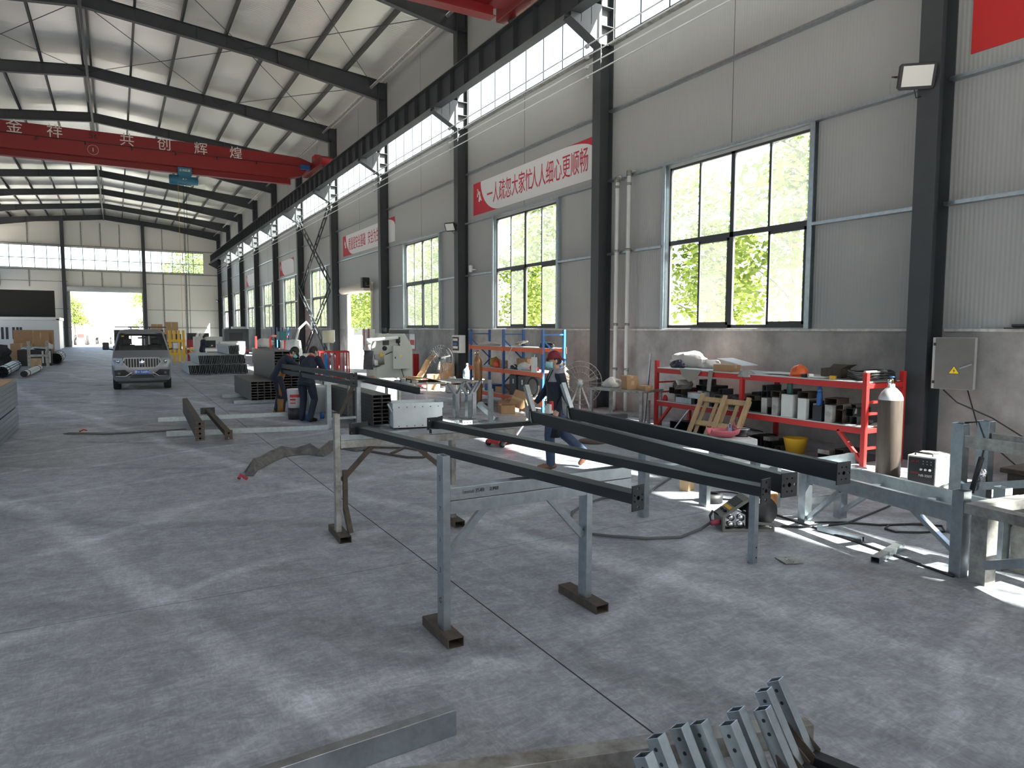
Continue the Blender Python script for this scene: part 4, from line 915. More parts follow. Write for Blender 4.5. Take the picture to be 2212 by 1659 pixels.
bpy.data.objects['sheet_board'].rotation_euler = (R(10), 0, 0)
tag(MB().prism([(9.40, 10.0, 1.26), (9.40, 9.42, 1.26), (9.39, 9.55, 1.08), (9.39, 9.72, 1.02), (9.40, 9.92, 1.12)], (-.01, 0, 0)).build('hanging_cloth', mat('grey_cloth', (.30, .28, .25), .9)), 'grey cloth hanging over the front edge of the red shelf', 'cloth')
tag(MB().prism([(9.40, 9.24, 1.26), (9.40, 9.14, 1.26), (9.38, 9.17, .88), (9.38, 9.26, .9)], (-.008, 0, 0)).build('hanging_strip', bpy.data.materials['grey_cloth']), 'narrow grey strip hanging below the cardboard box', 'cloth')
tag(lump('work_gloves', mat('grey_glove', (.36, .36, .34), .95), (9.45, 8.42, TOP2-.06), (.1, .16, .12), 5), 'grey work gloves hanging over the front of the red shelf', 'gloves')
t = thing('safety_helmet', 'orange safety helmet on top of the red shelf', 'helmet', (9.68, 7.52, TOP2), R(20))
M['helmet'] = mat('helmet_orange', (.72, .13, .03), .35)
MB().lathe([(.14, .0), (.142, .05), (.125, .12), (.085, .165), (.035, .185), (0, .188)], (0, 0, 0), 26).build('shell', 'helmet', t)
MB().lathe([(.135, .0), (.165, .0), (.165, .008), (.135, .012)], (-.025, .0, 0), 26, caps=False).build('brim', 'helmet', t); MB().tube([(-.13, 0, .07), (-.10, 0, .14), (-.03, 0, .185), (.05, 0, .185), (.12, 0, .13)], .014, 8).build('ridge', 'helmet', t)
carton((9.9, 7.02, TOP2), (.26, .34, .15), .1, 'dark open box right of the orange helmet', m='rust', open_=True)
tag(MB().lathe([(.0, 0), (.12, 0), (.16, .02), (.15, .02), (.11, .008), (0, .008)], (9.62, 7.08, TOP2), 20).build('white_tray', 'white'), 'white shallow tray in front of the dark open box', 'tray')
for i, (y, d) in enumerate(((7.32, .05), (7.22, .06), (6.82, .05))): tag(MB().box((9.56, y, TOP2+d/2), (.09, .07, d), (0, 0, i)).build('small_part', ('dark', 'white', 'yellow')[i]), ('small black part beside the helmet', 'small white part beside the black part near the helmet', 'small yellow part before the cable coil')[i], 'part')
c = MB()
for j in range(4):
    c.tube([(9.9+(.32+.03*j)*math.cos(a*.3)*.9, 6.42+(.34-.02*j)*math.sin(a*.3), TOP2+.02+.035*j+.012*math.sin(a)) for a in range(22)], .016, 6)
tag(c.build('cable_coil', 'dark'), 'black cable coil on the right end of the red shelf top', 'cable')
tag(MB().bar((9.44, 6.22, 1.40), (9.95, 6.22, 1.40), .04, .025).bar((9.95, 6.22, 1.40), (9.95, 6.22, 1.26), .03, .03, (0, 1, 0)).build('angle_bar', 'galv_old'), 'grey bent bar lying across the right end post of the red shelf', 'bar')
# below: scrap on the floor under the shelf
rnd = random.Random(5); y = 10.4; i = 0
while y > 6.45:
    w = rnd.uniform(.12, .26); h = rnd.uniform(.06, .24); m = rnd.choice(('dark', 'rust', 'steel', 'galv_old', 'black'))
    if not 7.25 < y < 7.75:
        tag(MB().rtube((9.55, y-w/2, h/2), (9.55+rnd.uniform(.35, .6), y-w/2, h/2), w, h, .006).build('scrap_piece', m), 'dark scrap piece on the floor under the red shelf, %s from its left end' % NTH[i], 'scrap', 'scrap pieces under the red shelf'); i += 1
        if rnd.random() < .5 and h < .16: tag(MB().box((9.62, y-w/2, h+.035), (.22, w*.8, .066), (0, 0, 0)).build('scrap_piece', 'galv_old'), 'small scrap piece lying on the %s scrap piece under the shelf' % NTH[i-1], 'scrap', 'scrap pieces under the red shelf')
    y -= w+rnd.uniform(.03, .08)
t = thing('yellow_bucket', 'dirty yellow bucket on the floor under the red shelf', 'bucket', (9.62, 7.5, 0)); MB().lathe([(.14, 0), (.19, .24), (.2, .25), (.18, .24), (.13, .02), (0, .02)], (0, 0, 0), 24).build('pail', 'yellow', t)
tag(MB().box((9.7, 8.75, .26), (.5, .62, .02), (0, .25, 0)).b2((9.5, 8.5, 0), (9.55, 9.0, .2)).build('bent_sheet', 'steel'), 'dark bent sheet lying under the shelf behind the pallet', 'sheet')
tag(MB().bar((9.5, 10.2, .08), (9.62, 9.95, .46), .05, .02).build('bright_strip', 'brightalu'), 'bright metal strip leaning under the left of the red shelf', 'strip')
tag(MB().bar(G(1391, 925), (9.42, 10.86, 1.52), .03, .03).build('leaning_rod', 'galv'), 'slim galvanized rod leaning against the left end of the red shelf', 'rod')
tag(MB().rtube((9.32, 10.78, 0), (9.32, 10.78, .58), .05, .05, .004, up=(0, 1, 0)).build('short_post', 'galv_old'), 'short pale post standing at the left foot of the red shelf', 'post')
# pallet leaning on the shelf
t = thing('wooden_pallet', 'pine pallet leaning against the front of the red shelf', 'pallet', (8.86, 8.68, 0), rot=(0, R(28), R(4)))
for y in (-.5, 0, .5): MB().b2((-.05, y-.04, 0), (-.01, y+.04, .95)).build('board', 'wood', t, .004)
for z in (.03, .40, .86): MB().b2((0, -.52, z-.045), (.05, .52, z+.045)).build('cross_board', 'wood', t, .004)
for y in (-.46, -.25, -.02, .2, .44): MB().b2((.05, y-.04, .0), (.068, y+.04, .92)).build('board', 'wood', t, .003)
# white wooden box with things on it
g = G(1583, 944, .46); t = thing('white_plinth', 'white two-layer wooden box behind the right black tube', 'box', (g.x, g.y, 0), R(-22))
for z in (0, .235): MB().b2((-.26, -.24, z), (.26, .24, z+.225)).build('layer', mat('dusty_white_wood', (.62, .63, .64), .7, noise=(5, .7), dark=(.45, .46, .47)), t, .006)
zt = .461; px = V((g.x, g.y, zt))
t = thing('dust_pan', 'pink red plastic scoop lying on the white wooden box', 'scoop', px+V((-.14, .06, .0)), R(-30)); M['pink'] = mat('faded_pink_plastic', (.55, .13, .16), .4)
b = MB(); n = 12; prof = [(-.20, .05), (-.19, .0), (-.05, -.0), (.10, .0), (.19, .04), (.21, .13)]
vs = []
for x, z in prof:
    w = .15+.03*math.sin((x+.2)*6)
    for j in range(n+1): a = math.pi*j/n; vs.append((x, -w*math.cos(a), z+.11*(1-math.sin(a))+.004))
b.add(vs, [(i*(n+1)+j, i*(n+1)+j+1, (i+1)*(n+1)+j+1, (i+1)*(n+1)+j) for i in range(len(prof)-1) for j in range(n)], True)
o = b.build('pan', 'pink', t); sm = o.modifiers.new('solid', 'SOLIDIFY'); sm.thickness = .006; sm.offset = 1
MB().tube([(-.2, 0, .02), (-.3, .0, .03), (-.36, 0, .025)], .014, 8).build('handle', 'dark', t)
t = thing('spray_bottle', 'blue and white spray bottle standing behind the pink scoop', 'bottle', px+V((.07, .12, 0)), R(40))
MB().lathe([(.035, 0), (.037, .02), (.036, .10), (.016, .14), (.014, .16)], (0, 0, 0), 14).build('bottle', mat('clear_blue_plastic', (.45, .52, .7), .3), t); MB().b2((-.05, -.012, .16), (.03, .012, .19)).b2((-.05, -.008, .12), (-.04, .008, .17)).build('trigger', 'blue', t, .003); MB().b2((-.07, -.008, .175), (-.05, .008, .187)).build('nozzle', 'white', t)
t = thing('black_spool', 'black wire spool lying on the white wooden box', 'spool', px+V((.17, .0, 0))); MB().lathe([(.0, 0), (.10, 0), (.10, .01), (.09, .015), (.09, .09), (.10, .095), (.10, .105), (.03, .105)], (0, 0, 0), 22).build('spool', 'dark', t); MB().tube([(.10*math.cos(a*.35)*1.15, .10*math.sin(a*.35)*1.15, .11) for a in range(19)], .004, 6).build('wire_end', 'brightalu', t)
# gas cylinders
def cylinder(loc, h, r, body, shoulder, label, valve=True, rz=0):
    t = thing('gas_cylinder', label, 'gas cylinder', loc, rz, 'gas cylinders')
    MB().lathe([(0, 0), (r*.9, 0), (r, .03), (r, h*.83)], (0, 0, 0), 28, caps=False).build('body', body, t)
    MB().lathe([(r, h*.83), (r*.97, h*.86), (r*.8, h*.905), (r*.5, h*.945), (r*.3, h*.965), (r*.28, h*1.0), (0, h)], (0, 0, 0), 28, caps=False).build('shoulder', shoulder, t)
    if valve:
        b = MB().lathe([(.025, h), (.022, h+.06), (.012, h+.07), (.012, h+.09)], (0, 0, 0), 12); b.tube([(0, 0, h+.035), (-.06, -.03, h+.035)], .016, 8); b.build('valve', mat('brass', (.55, .38, .15), .3, .9) if 'brass' not in bpy.data.materials else bpy.data.materials['brass'], t)
        MB().lathe([(.0, h+.085), (.036, h+.085), (.036, h+.1), (0, h+.1)], (0, 0, 0), 14).build('hand_wheel', 'blue', t)
        MB().lathe([(.0, -.02), (.035, -.02), (.035, .02), (0, .02)], (-.085, -.03, h+.03), 14, 'Y').build('regulator', 'chrome', t)
    return t
M['cylbrown'] = mat('worn_brown_cylinder', (.105, .083, .07), .5, .25, noise=(5, .9), dark=(.065, .05, .04), stretch=(4, 4, .4))
M['copper'] = mat('shiny_brown_cylinder', (.33, .18, .09), .3, .5, noise=(4, .6), dark=(.2, .11, .06), stretch=(4, 4, .4))
M['silver'] = mat('silver_paint', (.62, .63, .64), .35, .6)
cylinder((9.13, 5.62, 0), 1.28, .155, 'cylbrown', 'silver', 'tall brown gas cylinder with silver shoulder beside the nearest column')
g = G(1032, 878); cylinder((g.x, g.y, 0), 1.36, .118, 'copper', 'copper', 'shiny copper brown gas cylinder before the blue rack')
cylinder((8.85, 13.15, 0), 1.20, .12, 'rust', 'silver', 'gas cylinder with silver shoulder behind the walking worker')
# welder
t = thing('welding_machine', 'white welding machine with black control panel by the column', 'welder', (8.84, 5.00, -.42), R(-80))
MB().b2((-.17, 0, .45), (.17, .50, .83)).build('case', 'white', t, .008); MB().b2((-.17, -.02, .42), (.17, .52, .45)).build('chassis', 'dark', t)
p = MB().b2((-.155, -.012, .47), (.155, 0, .81)).build('control_panel', 'dark', t, .003)
for i in range(3): MB().lathe([(.016, 0), (.014, -.018), (0, -.018)], (.0+i*.05, -.012, .665), 14, 'Y').build('dial', 'white', p)
text('NB-350T', 'model_mark', .042, 'letters_white', p, (.05, -.0135, .585), (R(90), 0, 0), .0006); text('8.8  8.8', 'digital_display', .03, 'redbright', p, (-.075, -.0135, .76), (R(90), 0, 0), .0006)
text('TAYOR', 'maker_mark', .03, 'redbright', p, (-.08, -.0135, .61), (R(90), 0, 0), .0006)
for i in range(6): MB().lathe([(.006, 0), (.006, -.003)], (.02+(i % 3)*.045, -.012, .735+(i//3)*.035), 8, 'Y').build('indicator', 'lgrey', p)
text('TAYOR', 'maker_mark', .075, 'redbright', t, (.1605, .31, .74), (R(90), 0, R(90)), .0006, bold=.003); MB().b2((.1605, .10, .71), (.162, .15, .78)).build('red_logo', 'redbright', t)
v = MB()
for i in range(9): v.b2((.1595, .06, .48+i*.022), (.1615, .12, .488+i*.022)); v.b2((.1595, .16, .48+i*.022), (.1615, .22, .488+i*.022))
v.build('vent_slots', 'lgrey', t)
MB().tube([(-.1, .06, .83), (-.1, .06, .865), (.1, .06, .865), (.1, .06, .83)], .014, 8).build('handle', 'dark', t)
tag(MB().box((9.10, 4.98, .414), (.34, .24, .004), (0, 0, -.1)).box((9.2, 5.02, .426), (.28, .2, .004), (0, .08, -.3)).build('paper_sheets', 'white'), 'white paper sheets lying on top of the welding machine', 'paper')
# blue and orange rack
RXf, RY0, RY1 = 8.75, 13.9, 17.75
t = thing('storage_rack', 'blue and orange storage rack behind the walking worker', 'rack', (RXf, RY0, 0)); L = RY1-RY0
for x in (0, .6):
    for y in (0, L/2, L): MB().bar((x, y, 0), (x, y, 2.0), .06, .06, (1, 0, 0)).build('post', 'blue', t, .004)
for z in (1.5, .92, .26):
    b = MB()
    for x in (-.005, .605):
        for a, c in ((.03, L/2-.03), (L/2+.03, L-.03)): b.bar((x, a, z), (x, c, z), .05, .10)
        for y in (0, L/2, L): b.bar((x-.03 if x < .1 else x+.03, y-.05, z), (x-.03 if x < .1 else x+.03, y+.05, z), .01, .16)
    b.build('beam', 'orange', t, .003); MB().b2((.0, .03, z+.05), (.6, L-.03, z+.062)).build('shelf_board', 'lgrey', t)
for y in (0, L/2, L):
    b = MB(); b.bar((0, y, 1.88), (.6, y, 1.88), .03, .03); b.bar((0, y, 1.75), (.6, y, 1.2), .03, .03); b.bar((.6, y, 1.15), (0, y, .6), .03, .03); b.bar((0, y, .55), (.6, y, .08), .03, .03)
    b.build('upright_brace', 'blue', t)
tag(MB().b2((RXf-.045, RY0+.2, .97), (RXf-.038, RY0+.46, 1.34)).tube([(RXf-.042, RY0+.33, 1.34), (RXf-.042, RY0+.30, 1.40)], .005, 6).build('clipboard', 'white'), 'white clipboard sheet hanging on the front of the blue rack', 'sheet')
Z1, Z2, Z3 = 1.563, .983, .323
tag(lump('hose_heap', mat('pale_dusty_hose', (.55, .48, .42), .8), (9.05, 17.1, Z1), (.2, .42, .1), 31), 'flat heap of pale hoses on the rack top, left bay', 'hose')
c = MB()
for j in range(5): c.tube([(9.0+.05*j+.1*math.sin(a*.5+j), 15.3+.1*j+.28*math.cos(a*.42+j), Z1+.03+.11*abs(math.sin(a*.21+j*.5))) for a in range(20)], .014, 6)
tag(c.build('hose_loops', bpy.data.materials['pale_dusty_hose']), 'pale hose loops standing on the rack top, right bay', 'hose')
tag(lump('black_cables', 'dark', (9.1, 14.3, Z1), (.14, .25, .14), 33), 'black cable heap at the right end of the rack top', 'cable')
tag(MB().tube([(8.72, 15.3, Z1-.0), (8.69, 15.35, Z1-.1), (8.68, 15.5, Z1-.3), (8.7, 15.3, Z1-.42), (8.72, 15.15, Z1-.5)], .012, 6).build('hanging_hose', bpy.data.materials['pale_dusty_hose']), 'pale hose end hanging down from the rack top', 'hose')
tag(lump('yellow_bag', mat('mustard_cloth', (.45, .25, .05), .8), (9.1, 16.95, Z2), (.14, .2, .26), 34), 'mustard bag on the rack middle level, left bay', 'bag')
tag(lump('red_plastic_bag', mat('orange_red_plastic', (.75, .09, .04), .35), (8.95, 16.45, Z2), (.14, .2, .2), 35), 'orange red plastic bag on the rack middle level, left bay', 'bag')
for j in range(2): carton((8.9, 16.08, Z2+.105*j), (.16, .16, .10), 0, ['lower', 'upper'][j]+' small carton beside the red plastic bag', 'small cartons on the rack')
carton((9.1, 15.25, Z2+.0), (.3, .45, .28), .1, 'larger brown carton on the rack middle level, right bay')
tag(lump('clear_bag', 'plastic_clear', (8.93, 15.05, Z2), (.14, .2, .2), 36), 'crumpled clear plastic bag with parts on the rack', 'bag')
tag(lump('red_cloth', 'redbright', (8.95, 14.62, Z2), (.1, .1, .16), 37), 'red cloth bundle near the spray can on the rack', 'cloth')
t = thing('spray_can', 'silver spray can standing on the rack beside the red cloth', 'can', (8.83, 14.42, Z2)); MB().lathe([(.033, 0), (.033, .19), (.02, .215)], (0, 0, 0), 14).build('can', 'silver', t); MB().lathe([(.02, .215), (.02, .25), (0, .25)], (0, 0, 0), 12).build('nozzle', 'white', t)
tag(lump('grey_parts', 'steel', (8.95, 15.55, Z2), (.12, .2, .12), 38), 'heap of dark small parts on the rack middle level', 'parts')
tag(MB().b2((8.85, 16.7, Z3), (9.2, 17.1, Z3+.18)).build('blue_crate', 'blue', bevel=.01), 'blue plastic crate on the rack bottom level', 'crate')
carton((8.95, 16.25, Z3), (.25, .3, .16), .2, 'open brown carton beside the blue crate', open_=True)
for j, y in enumerate((15.45, 15.0)):
    t = thing('grey_machine_case', ['left', 'right'][j]+' one of two grey motor cases on the rack bottom level', 'case', (8.98, y, Z3)); MB().b2((-.18, -.17, 0), (.18, .17, .52)).build('case', 'steel', t, .02); MB().tube([(-.14, -.06, .52), (-.14, -.06, .56), (-.14, .06, .56), (-.14, .06, .52)], .012, 8).build('handle', 'lgrey', t); MB().b2((-.185, -.08, .30), (-.179, -.02, .42)).build('label', 'white', t)
tag(MB().tube([(8.85, 14.5+.24*math.cos(a*.3), Z3+.28+.22*math.sin(a*.3)) for a in range(22)], .03, 8).build('black_hose_coil', 'dark'), 'black hose coil standing on the rack bottom level', 'hose')
carton((8.42, 14.35, .30), (.42, .5, .05), 0, 'opened brown carton leaning on the rack near the worker', m='card', rot=(R(25), R(-62), 0))
for j, (x, y, d, r_) in enumerate(((8.35, 14.85, .26, .3), (8.1, 14.5, .2, -.3))): carton((x, y, 0), (.34, .4, d), r_, ['brown carton on the floor before the rack, left one', 'brown carton on the floor before the rack, right one'][j], open_=True)
tag(MB().tube([(8.2+.28*math.cos(a*.5), 16.0+.35*math.sin(a*.5), .012+.004*a/3) for a in range(30)], .012, 6).build('cable_loops', 'rust'), 'brown cable loops on the floor under the rack front', 'cable')
# fans
def fan(loc, rz, R_, zc, label, floor=False):
    t = thing('pedestal_fan', label, 'fan', loc, rz, 'industrial fans by the wall')
    g = MB()
    for r_, y in ((R_, 0), (R_*.78, -.05), (R_*.78, .05), (R_*.5, -.075), (R_*.2, -.085), (R_*.5, .075)):
        pts = [(r_*math.cos(2*math.pi*i/32), y, zc+r_*math.sin(2*math.pi*i/32)) for i in range(33)]; g.tube(pts, .008 if r_ == R_ else .004, 5, caps=False)
    for i in range(28):
        a = 2*math.pi*i/28
        for s in (-1, 1): g.tube([(R_*.15*math.cos(a), s*.088, zc+R_*.15*math.sin(a)), (R_*.6*math.cos(a), s*.07, zc+R_*.6*math.sin(a)), (R_*math.cos(a), 0, zc+R_*math.sin(a))], .0028, 4, caps=False)
    g.build('guard', 'galv_old' if floor else 'steel', t, fix=False)
    b = MB()
    for i in range(3):
        a = 2*math.pi*i/3+.3; vs = []
        for q, w, tw in ((.12, .08, .03), (.5, .2, .035), (.85, .24, .02)):
            for s in (-1, 1): aa = a+s*w/q*.5*.55; vs.append((R_*q*math.cos(aa), s*tw, zc+R_*q*math.sin(aa)))
        b.add(vs, [(0, 1, 3, 2), (2, 3, 5, 4)])
    o = b.build('blade', 'galv_old', t, fix=False); o.modifiers.new('solid', 'SOLIDIFY').thickness = .004
    MB().lathe([(0, -.06), (.05, -.06), (.05, .04), (.075, .08), (.075, .24), (.03, .27), (0, .27)], (0, 0, zc), 16, 'Y').build('motor', 'lgrey' if floor else 'steel', t)
    if floor:
        l = MB(); l.tube([(-.35, -.25, 0), (0, .1, zc)], .018, 8); l.tube([(.35, -.25, 0), (0, .1, zc)], .018, 8); l.tube([(0, .42, 0), (0, .1, zc)], .018, 8); l.build('stand', 'white', t)
    else:
        MB().tube([(0, .12, zc), (0, .12, .06)], .022, 10).build('pole', 'steel', t); MB().lathe([(.24, 0), (.24, .03), (.05, .07), (0, .07)], (0, .12, 0), 24).build('base', 'dark', t)
fan((9.62, 21.85, 0), R(-50), .46, 1.0, 'black pedestal fan standing by the wall left of the rack')
fan((8.62, 12.2, 0), R(-35), .47, .86, 'big floor fan with wire guard beside the steel table', True)
# steel table with boxes
a_ = math.atan2(-.954, .3); t = thing('work_table', 'pale steel table with boxes left of the red shelf', 'table', (8.42, 11.62, 0), a_)
MB().b2((0, 0, .77), (1.3, .8, .81)).build('table_top', 'galv_old', t, .004)
for x in (.05, 1.25):
    for y in (.05, .75): MB().rtube((x, y, 0), (x, y, .77), .06, .06, .004, up=(0, 1, 0)).build('leg', 'galv_old', t)
MB().rtube((.05, .75, .2), (1.25, .75, .2), .04, .04).rtube((.05, .05, .2), (.05, .75, .2), .04, .04).build('stretcher', 'galv_old', t)
carton((8.97, 10.95, .811), (.26, .30, .17), -.3, 'brown carton on the pale steel table, lower of two'); carton((8.95, 10.96, .982), (.24, .28, .10), -.25, 'brown carton on the pale steel table, upper of two')
carton((9.08, 10.62, .811), (.22, .22, .09), .1, 'small flat carton at the right end of the pale steel table')
tag(lump('bright_bag', 'cloth', (8.95, 11.5, .811), (.16, .22, .2), 41), 'sunlit crumpled bag on the pale steel table', 'bag')
# column box, water bottle, chute, cartons
t = thing('meter_box', 'open grey meter box on the column left of the blue rack', 'box', (10.42, 22.3, 1.18))
MB().b2((-.05, -.4, 0), (.17, .25, .62)).build('case', 'lgrey', t, .006); MB().b2((-.06, -.33, .08), (-.05, .18, .55)).build('dark_inside', 'dark', t)
for z in (.15, .27, .42): MB().b2((-.085, -.25, z), (-.06, .08, z+.08)).build('breaker', ('white', 'blue', 'lgrey')[int(z*5) % 3], t)
g = G(1003, 848); t = thing('side_table', 'small pale table with a water bottle beside the meter column', 'table', (g.x+.2, g.y, 0), R(10)); MB().b2((-.35, -.3, .40), (.35, .3, .43)).build('top', 'white', t)
for x in (-.3, .3):
    for y in (-.25, .25): MB().b2((x-.015, y-.015, 0), (x+.015, y+.015, .4)).build('leg', 'steel', t)
t = thing('water_bottle', 'large clear blue water bottle on the small pale table', 'bottle', (g.x+.1, g.y, .431)); MB().lathe([(.12, 0), (.135, .02), (.135, .25), (.12, .30), (.04, .37), (.035, .42)], (0, 0, 0), 22).build('bottle', mat('clear_blue_water', (.25, .38, .55), .15), t); MB().lathe([(.137, .08), (.137, .17)], (0, 0, 0), 22, caps=False).build('label', 'bannerwhite', t); MB().lathe([(.04, .42), (.03, .5), (0, .5)], (0, 0, 0), 12).build('cap', 'lgrey', t)
tag(MB().lathe([(.09, 0), (.1, .18), (.07, .2), (0, .2)], (g.x+.42, g.y-.05, .431), 16).build('black_kettle', 'dark'), 'black kettle beside the clear water bottle', 'kettle')
tag(lump('white_cloth_bundle', 'cloth', (g.x-.35, g.y+.15, 0), (.18, .2, .5), 43), 'pale cloth bundle hanging beside the small table', 'cloth')
# cardboard chute: bent strip from the wall down to the floor
pp = [GX(912, 772, 9.3)]+[G(*p, z) for p, z in (((906, 786), .85), ((890, 806), .62), ((872, 820), .32), ((862, 836), .02))]
b = MB(); n_ = V((.75, -.65, 0))
vs = []
for i, p in enumerate(pp): q = G(866, 836); pp[i] = V((8.6+.55*(1-i/4)+.0, 22.6+.2*(1-i/4), (1.05, .85, .58, .30, .01)[i])); vs += [pp[i]-V((.0, .28, 0)), pp[i]+V((.0, .28, 0))]
for i in range(5): vs[2*i].x -= .0
vs = [V((8.75+.9*(1-i/4)**.8, 22.6+s*.25, (1.08, .88, .52, .22, .012)[i]+.02)) for i in range(5) for s in (-1, 1)]
b.add(vs, [(i*2, i*2+1, i*2+3, i*2+2) for i in range(4)]); o = b.build('cardboard_chute', 'card', fix=False); o.modifiers.new('solid', 'SOLIDIFY').thickness = .03
tag(o, 'long bent cardboard sheet sloping from the wall to the floor', 'cardboard')
g = G(935, 842); carton((g.x+.1, g.y+.2, 0), (.42, .4, .5), R(-20), 'brown carton on the floor before the pedestal fan, left one')
g = G(972, 840); carton((10.3, 22.9, 0), (.45, .4, .82), R(-15), 'tall brown carton behind the fan pole', name='tall_carton')
g = G(982, 815); carton((10.3, 22.9, .821), (.2, .25, .2), 0, 'dark red small box on top of the tall carton', m='bannerred') if 0 else None
g = G(903, 830); carton((9.35, 23.1, 0), (.4, .4, .26), 0, 'red and yellow printed carton under the cardboard sheet', m='redbright')
t = thing('fire_notice', 'red and white fire notice board on the wall right of the press', 'sign', (10.97, 27.9, 1.45)); MB().b2((0, -.3, -.35), (.015, .3, .35)).build('board', 'white', t); MB().b2((-.004, -.24, -.12), (0, .24, .1)).b2((-.004, -.3, -.35), (0, .3, -.28)).build('red_field', 'redbright', t)
tag(MB().b2((10.5, 26.6, 0), (10.75, 26.75, 1.0)).build('red_post', 'redbright'), 'red post on the wall side behind the press brake', 'post')
# ---------------------------------------------------------------- middle of the hall
# white tool box, parts and galvanized Y posts
g = G(850, 929); t = thing('white_tool_box', 'white open-topped steel box behind the rusty trestle', 'box', (g.x, g.y, 0), R(-10))
b = MB(); a_, d_, h_ = 1.0, .62, .52
for p, q in (((0, 0, .04), (a_, .012, h_)), ((0, d_-.012, .04), (a_, d_, h_)), ((0, 0, .04), (.012, d_, h_)), ((a_-.012, 0, .04), (a_, d_, h_)), ((0, 0, .04), (a_, d_, .052))): b.b2(p, q)
b.build('body', mat('dirty_white_steel', (.60, .64, .66), .5, noise=(3, .6), dark=(.46, .50, .51)), t, .003)
b = MB()
for p, q in (((-.01, -.015, h_-.1), (a_+.01, 0, h_+.01)), ((-.01, d_, h_-.1), (a_+.01, d_+.015, h_+.01)), ((-.015, 0, h_-.1), (0, d_, h_+.01)), ((a_, 0, h_-.1), (a_+.015, d_, h_+.01))): b.b2(p, q)
b.build('rim_band', bpy.data.materials['dirty_white_steel'], t); MB().box((-.03, .1, h_-.12), (.03, .06, .26), (0, -.5, 0)).build('side_handle', 'lgrey', t)
rv = MB()
for i in range(6): rv.b2((.1+i*.16, -.02, h_-.08), (.12+i*.16, -.014, h_-.06)); rv.b2((.1+i*.16, -.005, .06), (.12+i*.16, .0, .08))
rv.build('rivets', 'steel', t); 
for x in (.05, .9):
    MB().b2((x, .05, 0), (x+.06, .57, .04)).build('skid', 'steel', t)
m0 = lambda n, i: '%s, %s from the left' % (n, NTH[i])
for i, (px, py) in enumerate(((985, 903), (1012, 905), (1022, 897))):
    g = G(px, py); t = thing('forked_post', m0('galvanized post with forked top standing behind the white box', i), 'post', (g.x, g.y, 0), R(15), 'forked posts behind the white box')
    MB().rtube((0, 0, 0), (0, 0, .55), .12, .10, .004, up=(0, 1, 0)).build('stem', 'galv', t, .003)
    for s in (-1, 1): MB().rtube((s*.02, 0, .52), (s*.24, 0, .80), .06, .05, .004).build('arm', 'galv', t)
    MB().b2((-.12, -.12, 0), (.12, .12, .012)).build('foot_plate', 'galv_old', t)
g = G(1058, 912)
tag(MB().rtube((g.x, g.y, 0), (g.x, g.y, .92), .07, .06, .004, up=(0, 1, 0)).rtube((g.x+.07, g.y+.03, .0), (g.x+.07, g.y+.03, .72), .05, .05, .004, up=(0, 1, 0)).b2((g.x-.2, g.y-.15, 0), (g.x+.25, g.y+.15, .02)).build('upright_tube', 'galv'), 'tall pale upright tube standing right of the forked posts', 'tube')
tag(MB().bar(G(1035, 872, .35), G(1072, 905, .04), .14, .10).build('sloping_channel', 'galv'), 'blue-grey channel piece sloping down behind the upright tube', 'channel')
o = MB(); n = 12
vs = [V((5.9+2.2*i/n*.7, 15.35-.25*i/n+s*.38, .84+.05*math.sin(i*.6)-.012*i)) for i in range(n+1) for s in (-1, 1)]
o.add(vs, [(i*2, i*2+1, i*2+3, i*2+2) for i in range(n)]); c = o.build('cardboard_sheet', 'card', fix=False); c.modifiers.new('solid', 'SOLIDIFY').thickness = .01
tag(c, 'large sunlit cardboard sheet lying over the work bench behind the posts', 'cardboard')
t = thing('work_bench', 'low steel bench under the cardboard sheet behind the white box', 'bench', (5.9, 15.2, 0)); MB().b2((-.5, -.45, .74), (1.6, .5, .78)).build('top', 'galv_old', t)
for x in (-.4, 1.5):
    for y in (-.4, .45): MB().rtube((x, y, 0), (x, y, .74), .06, .06, .004, up=(0, 1, 0)).build('leg', 'galv_old', t)
rnd = random.Random(3)
for i in range(10):
    x, y = 5.45+rnd.uniform(0, .55)+.02*i, 14.85+rnd.uniform(0, .6); d = (rnd.uniform(.06, .14), rnd.uniform(.05, .1), rnd.uniform(.03, .08))
    tag(MB().box((x, y, .78+d[2]/2), d, (0, 0, rnd.uniform(0, 3))).build('small_fitting', rnd.choice(('galv', 'steel', 'galv_old', 'rust', 'white'))), 'small metal fitting on the low steel bench, %s counted from its left' % NTH[i], 'fitting', 'small fittings on the low steel bench')
for i in range(2): tag(MB().bar((5.62+.3*i, 14.25, .01), (5.9+.25*i, 14.74, .80), .025, .02).build('thin_bar', 'brightalu'), ['left', 'right'][i]+' one of two thin bars leaning on the low steel bench', 'bar')
for i, (px, py, m) in enumerate(((1010, 925, 'galv_old'), (1018, 938, 'card'), (985, 925, 'galv'))): 
    g = G(px, py); hp = holed_plate('drilled_plate', None, (g.x, g.y, .09+.0*i), .2, .16, .01, [(-.06, .03, .012), (.06, .03, .012), (-.06, -.03, .012), (.06, -.03, .012), (0, .03, .012), (0, -.03, .012)], m); hp.rotation_euler = (R(-12), 0, R(20*i-20)); hp.location.z = .08
    tag(hp, ['grey drilled plate leaning on floor behind the second black tube', 'brown drilled plate lying behind the second black tube', 'bright drilled plate beside the white steel box'][i], 'plate')
g = G(1012, 932); tag(MB().box((g.x, g.y+.1, .03), (.9, .3, .06), (0, 0, .4)).box((g.x+.4, g.y+.25, .05), (.5, .2, .1), (0, 0, .2)).build('flat_offcuts', 'galv'), 'flat galvanized offcuts lying on the floor behind the second tube', 'offcut')
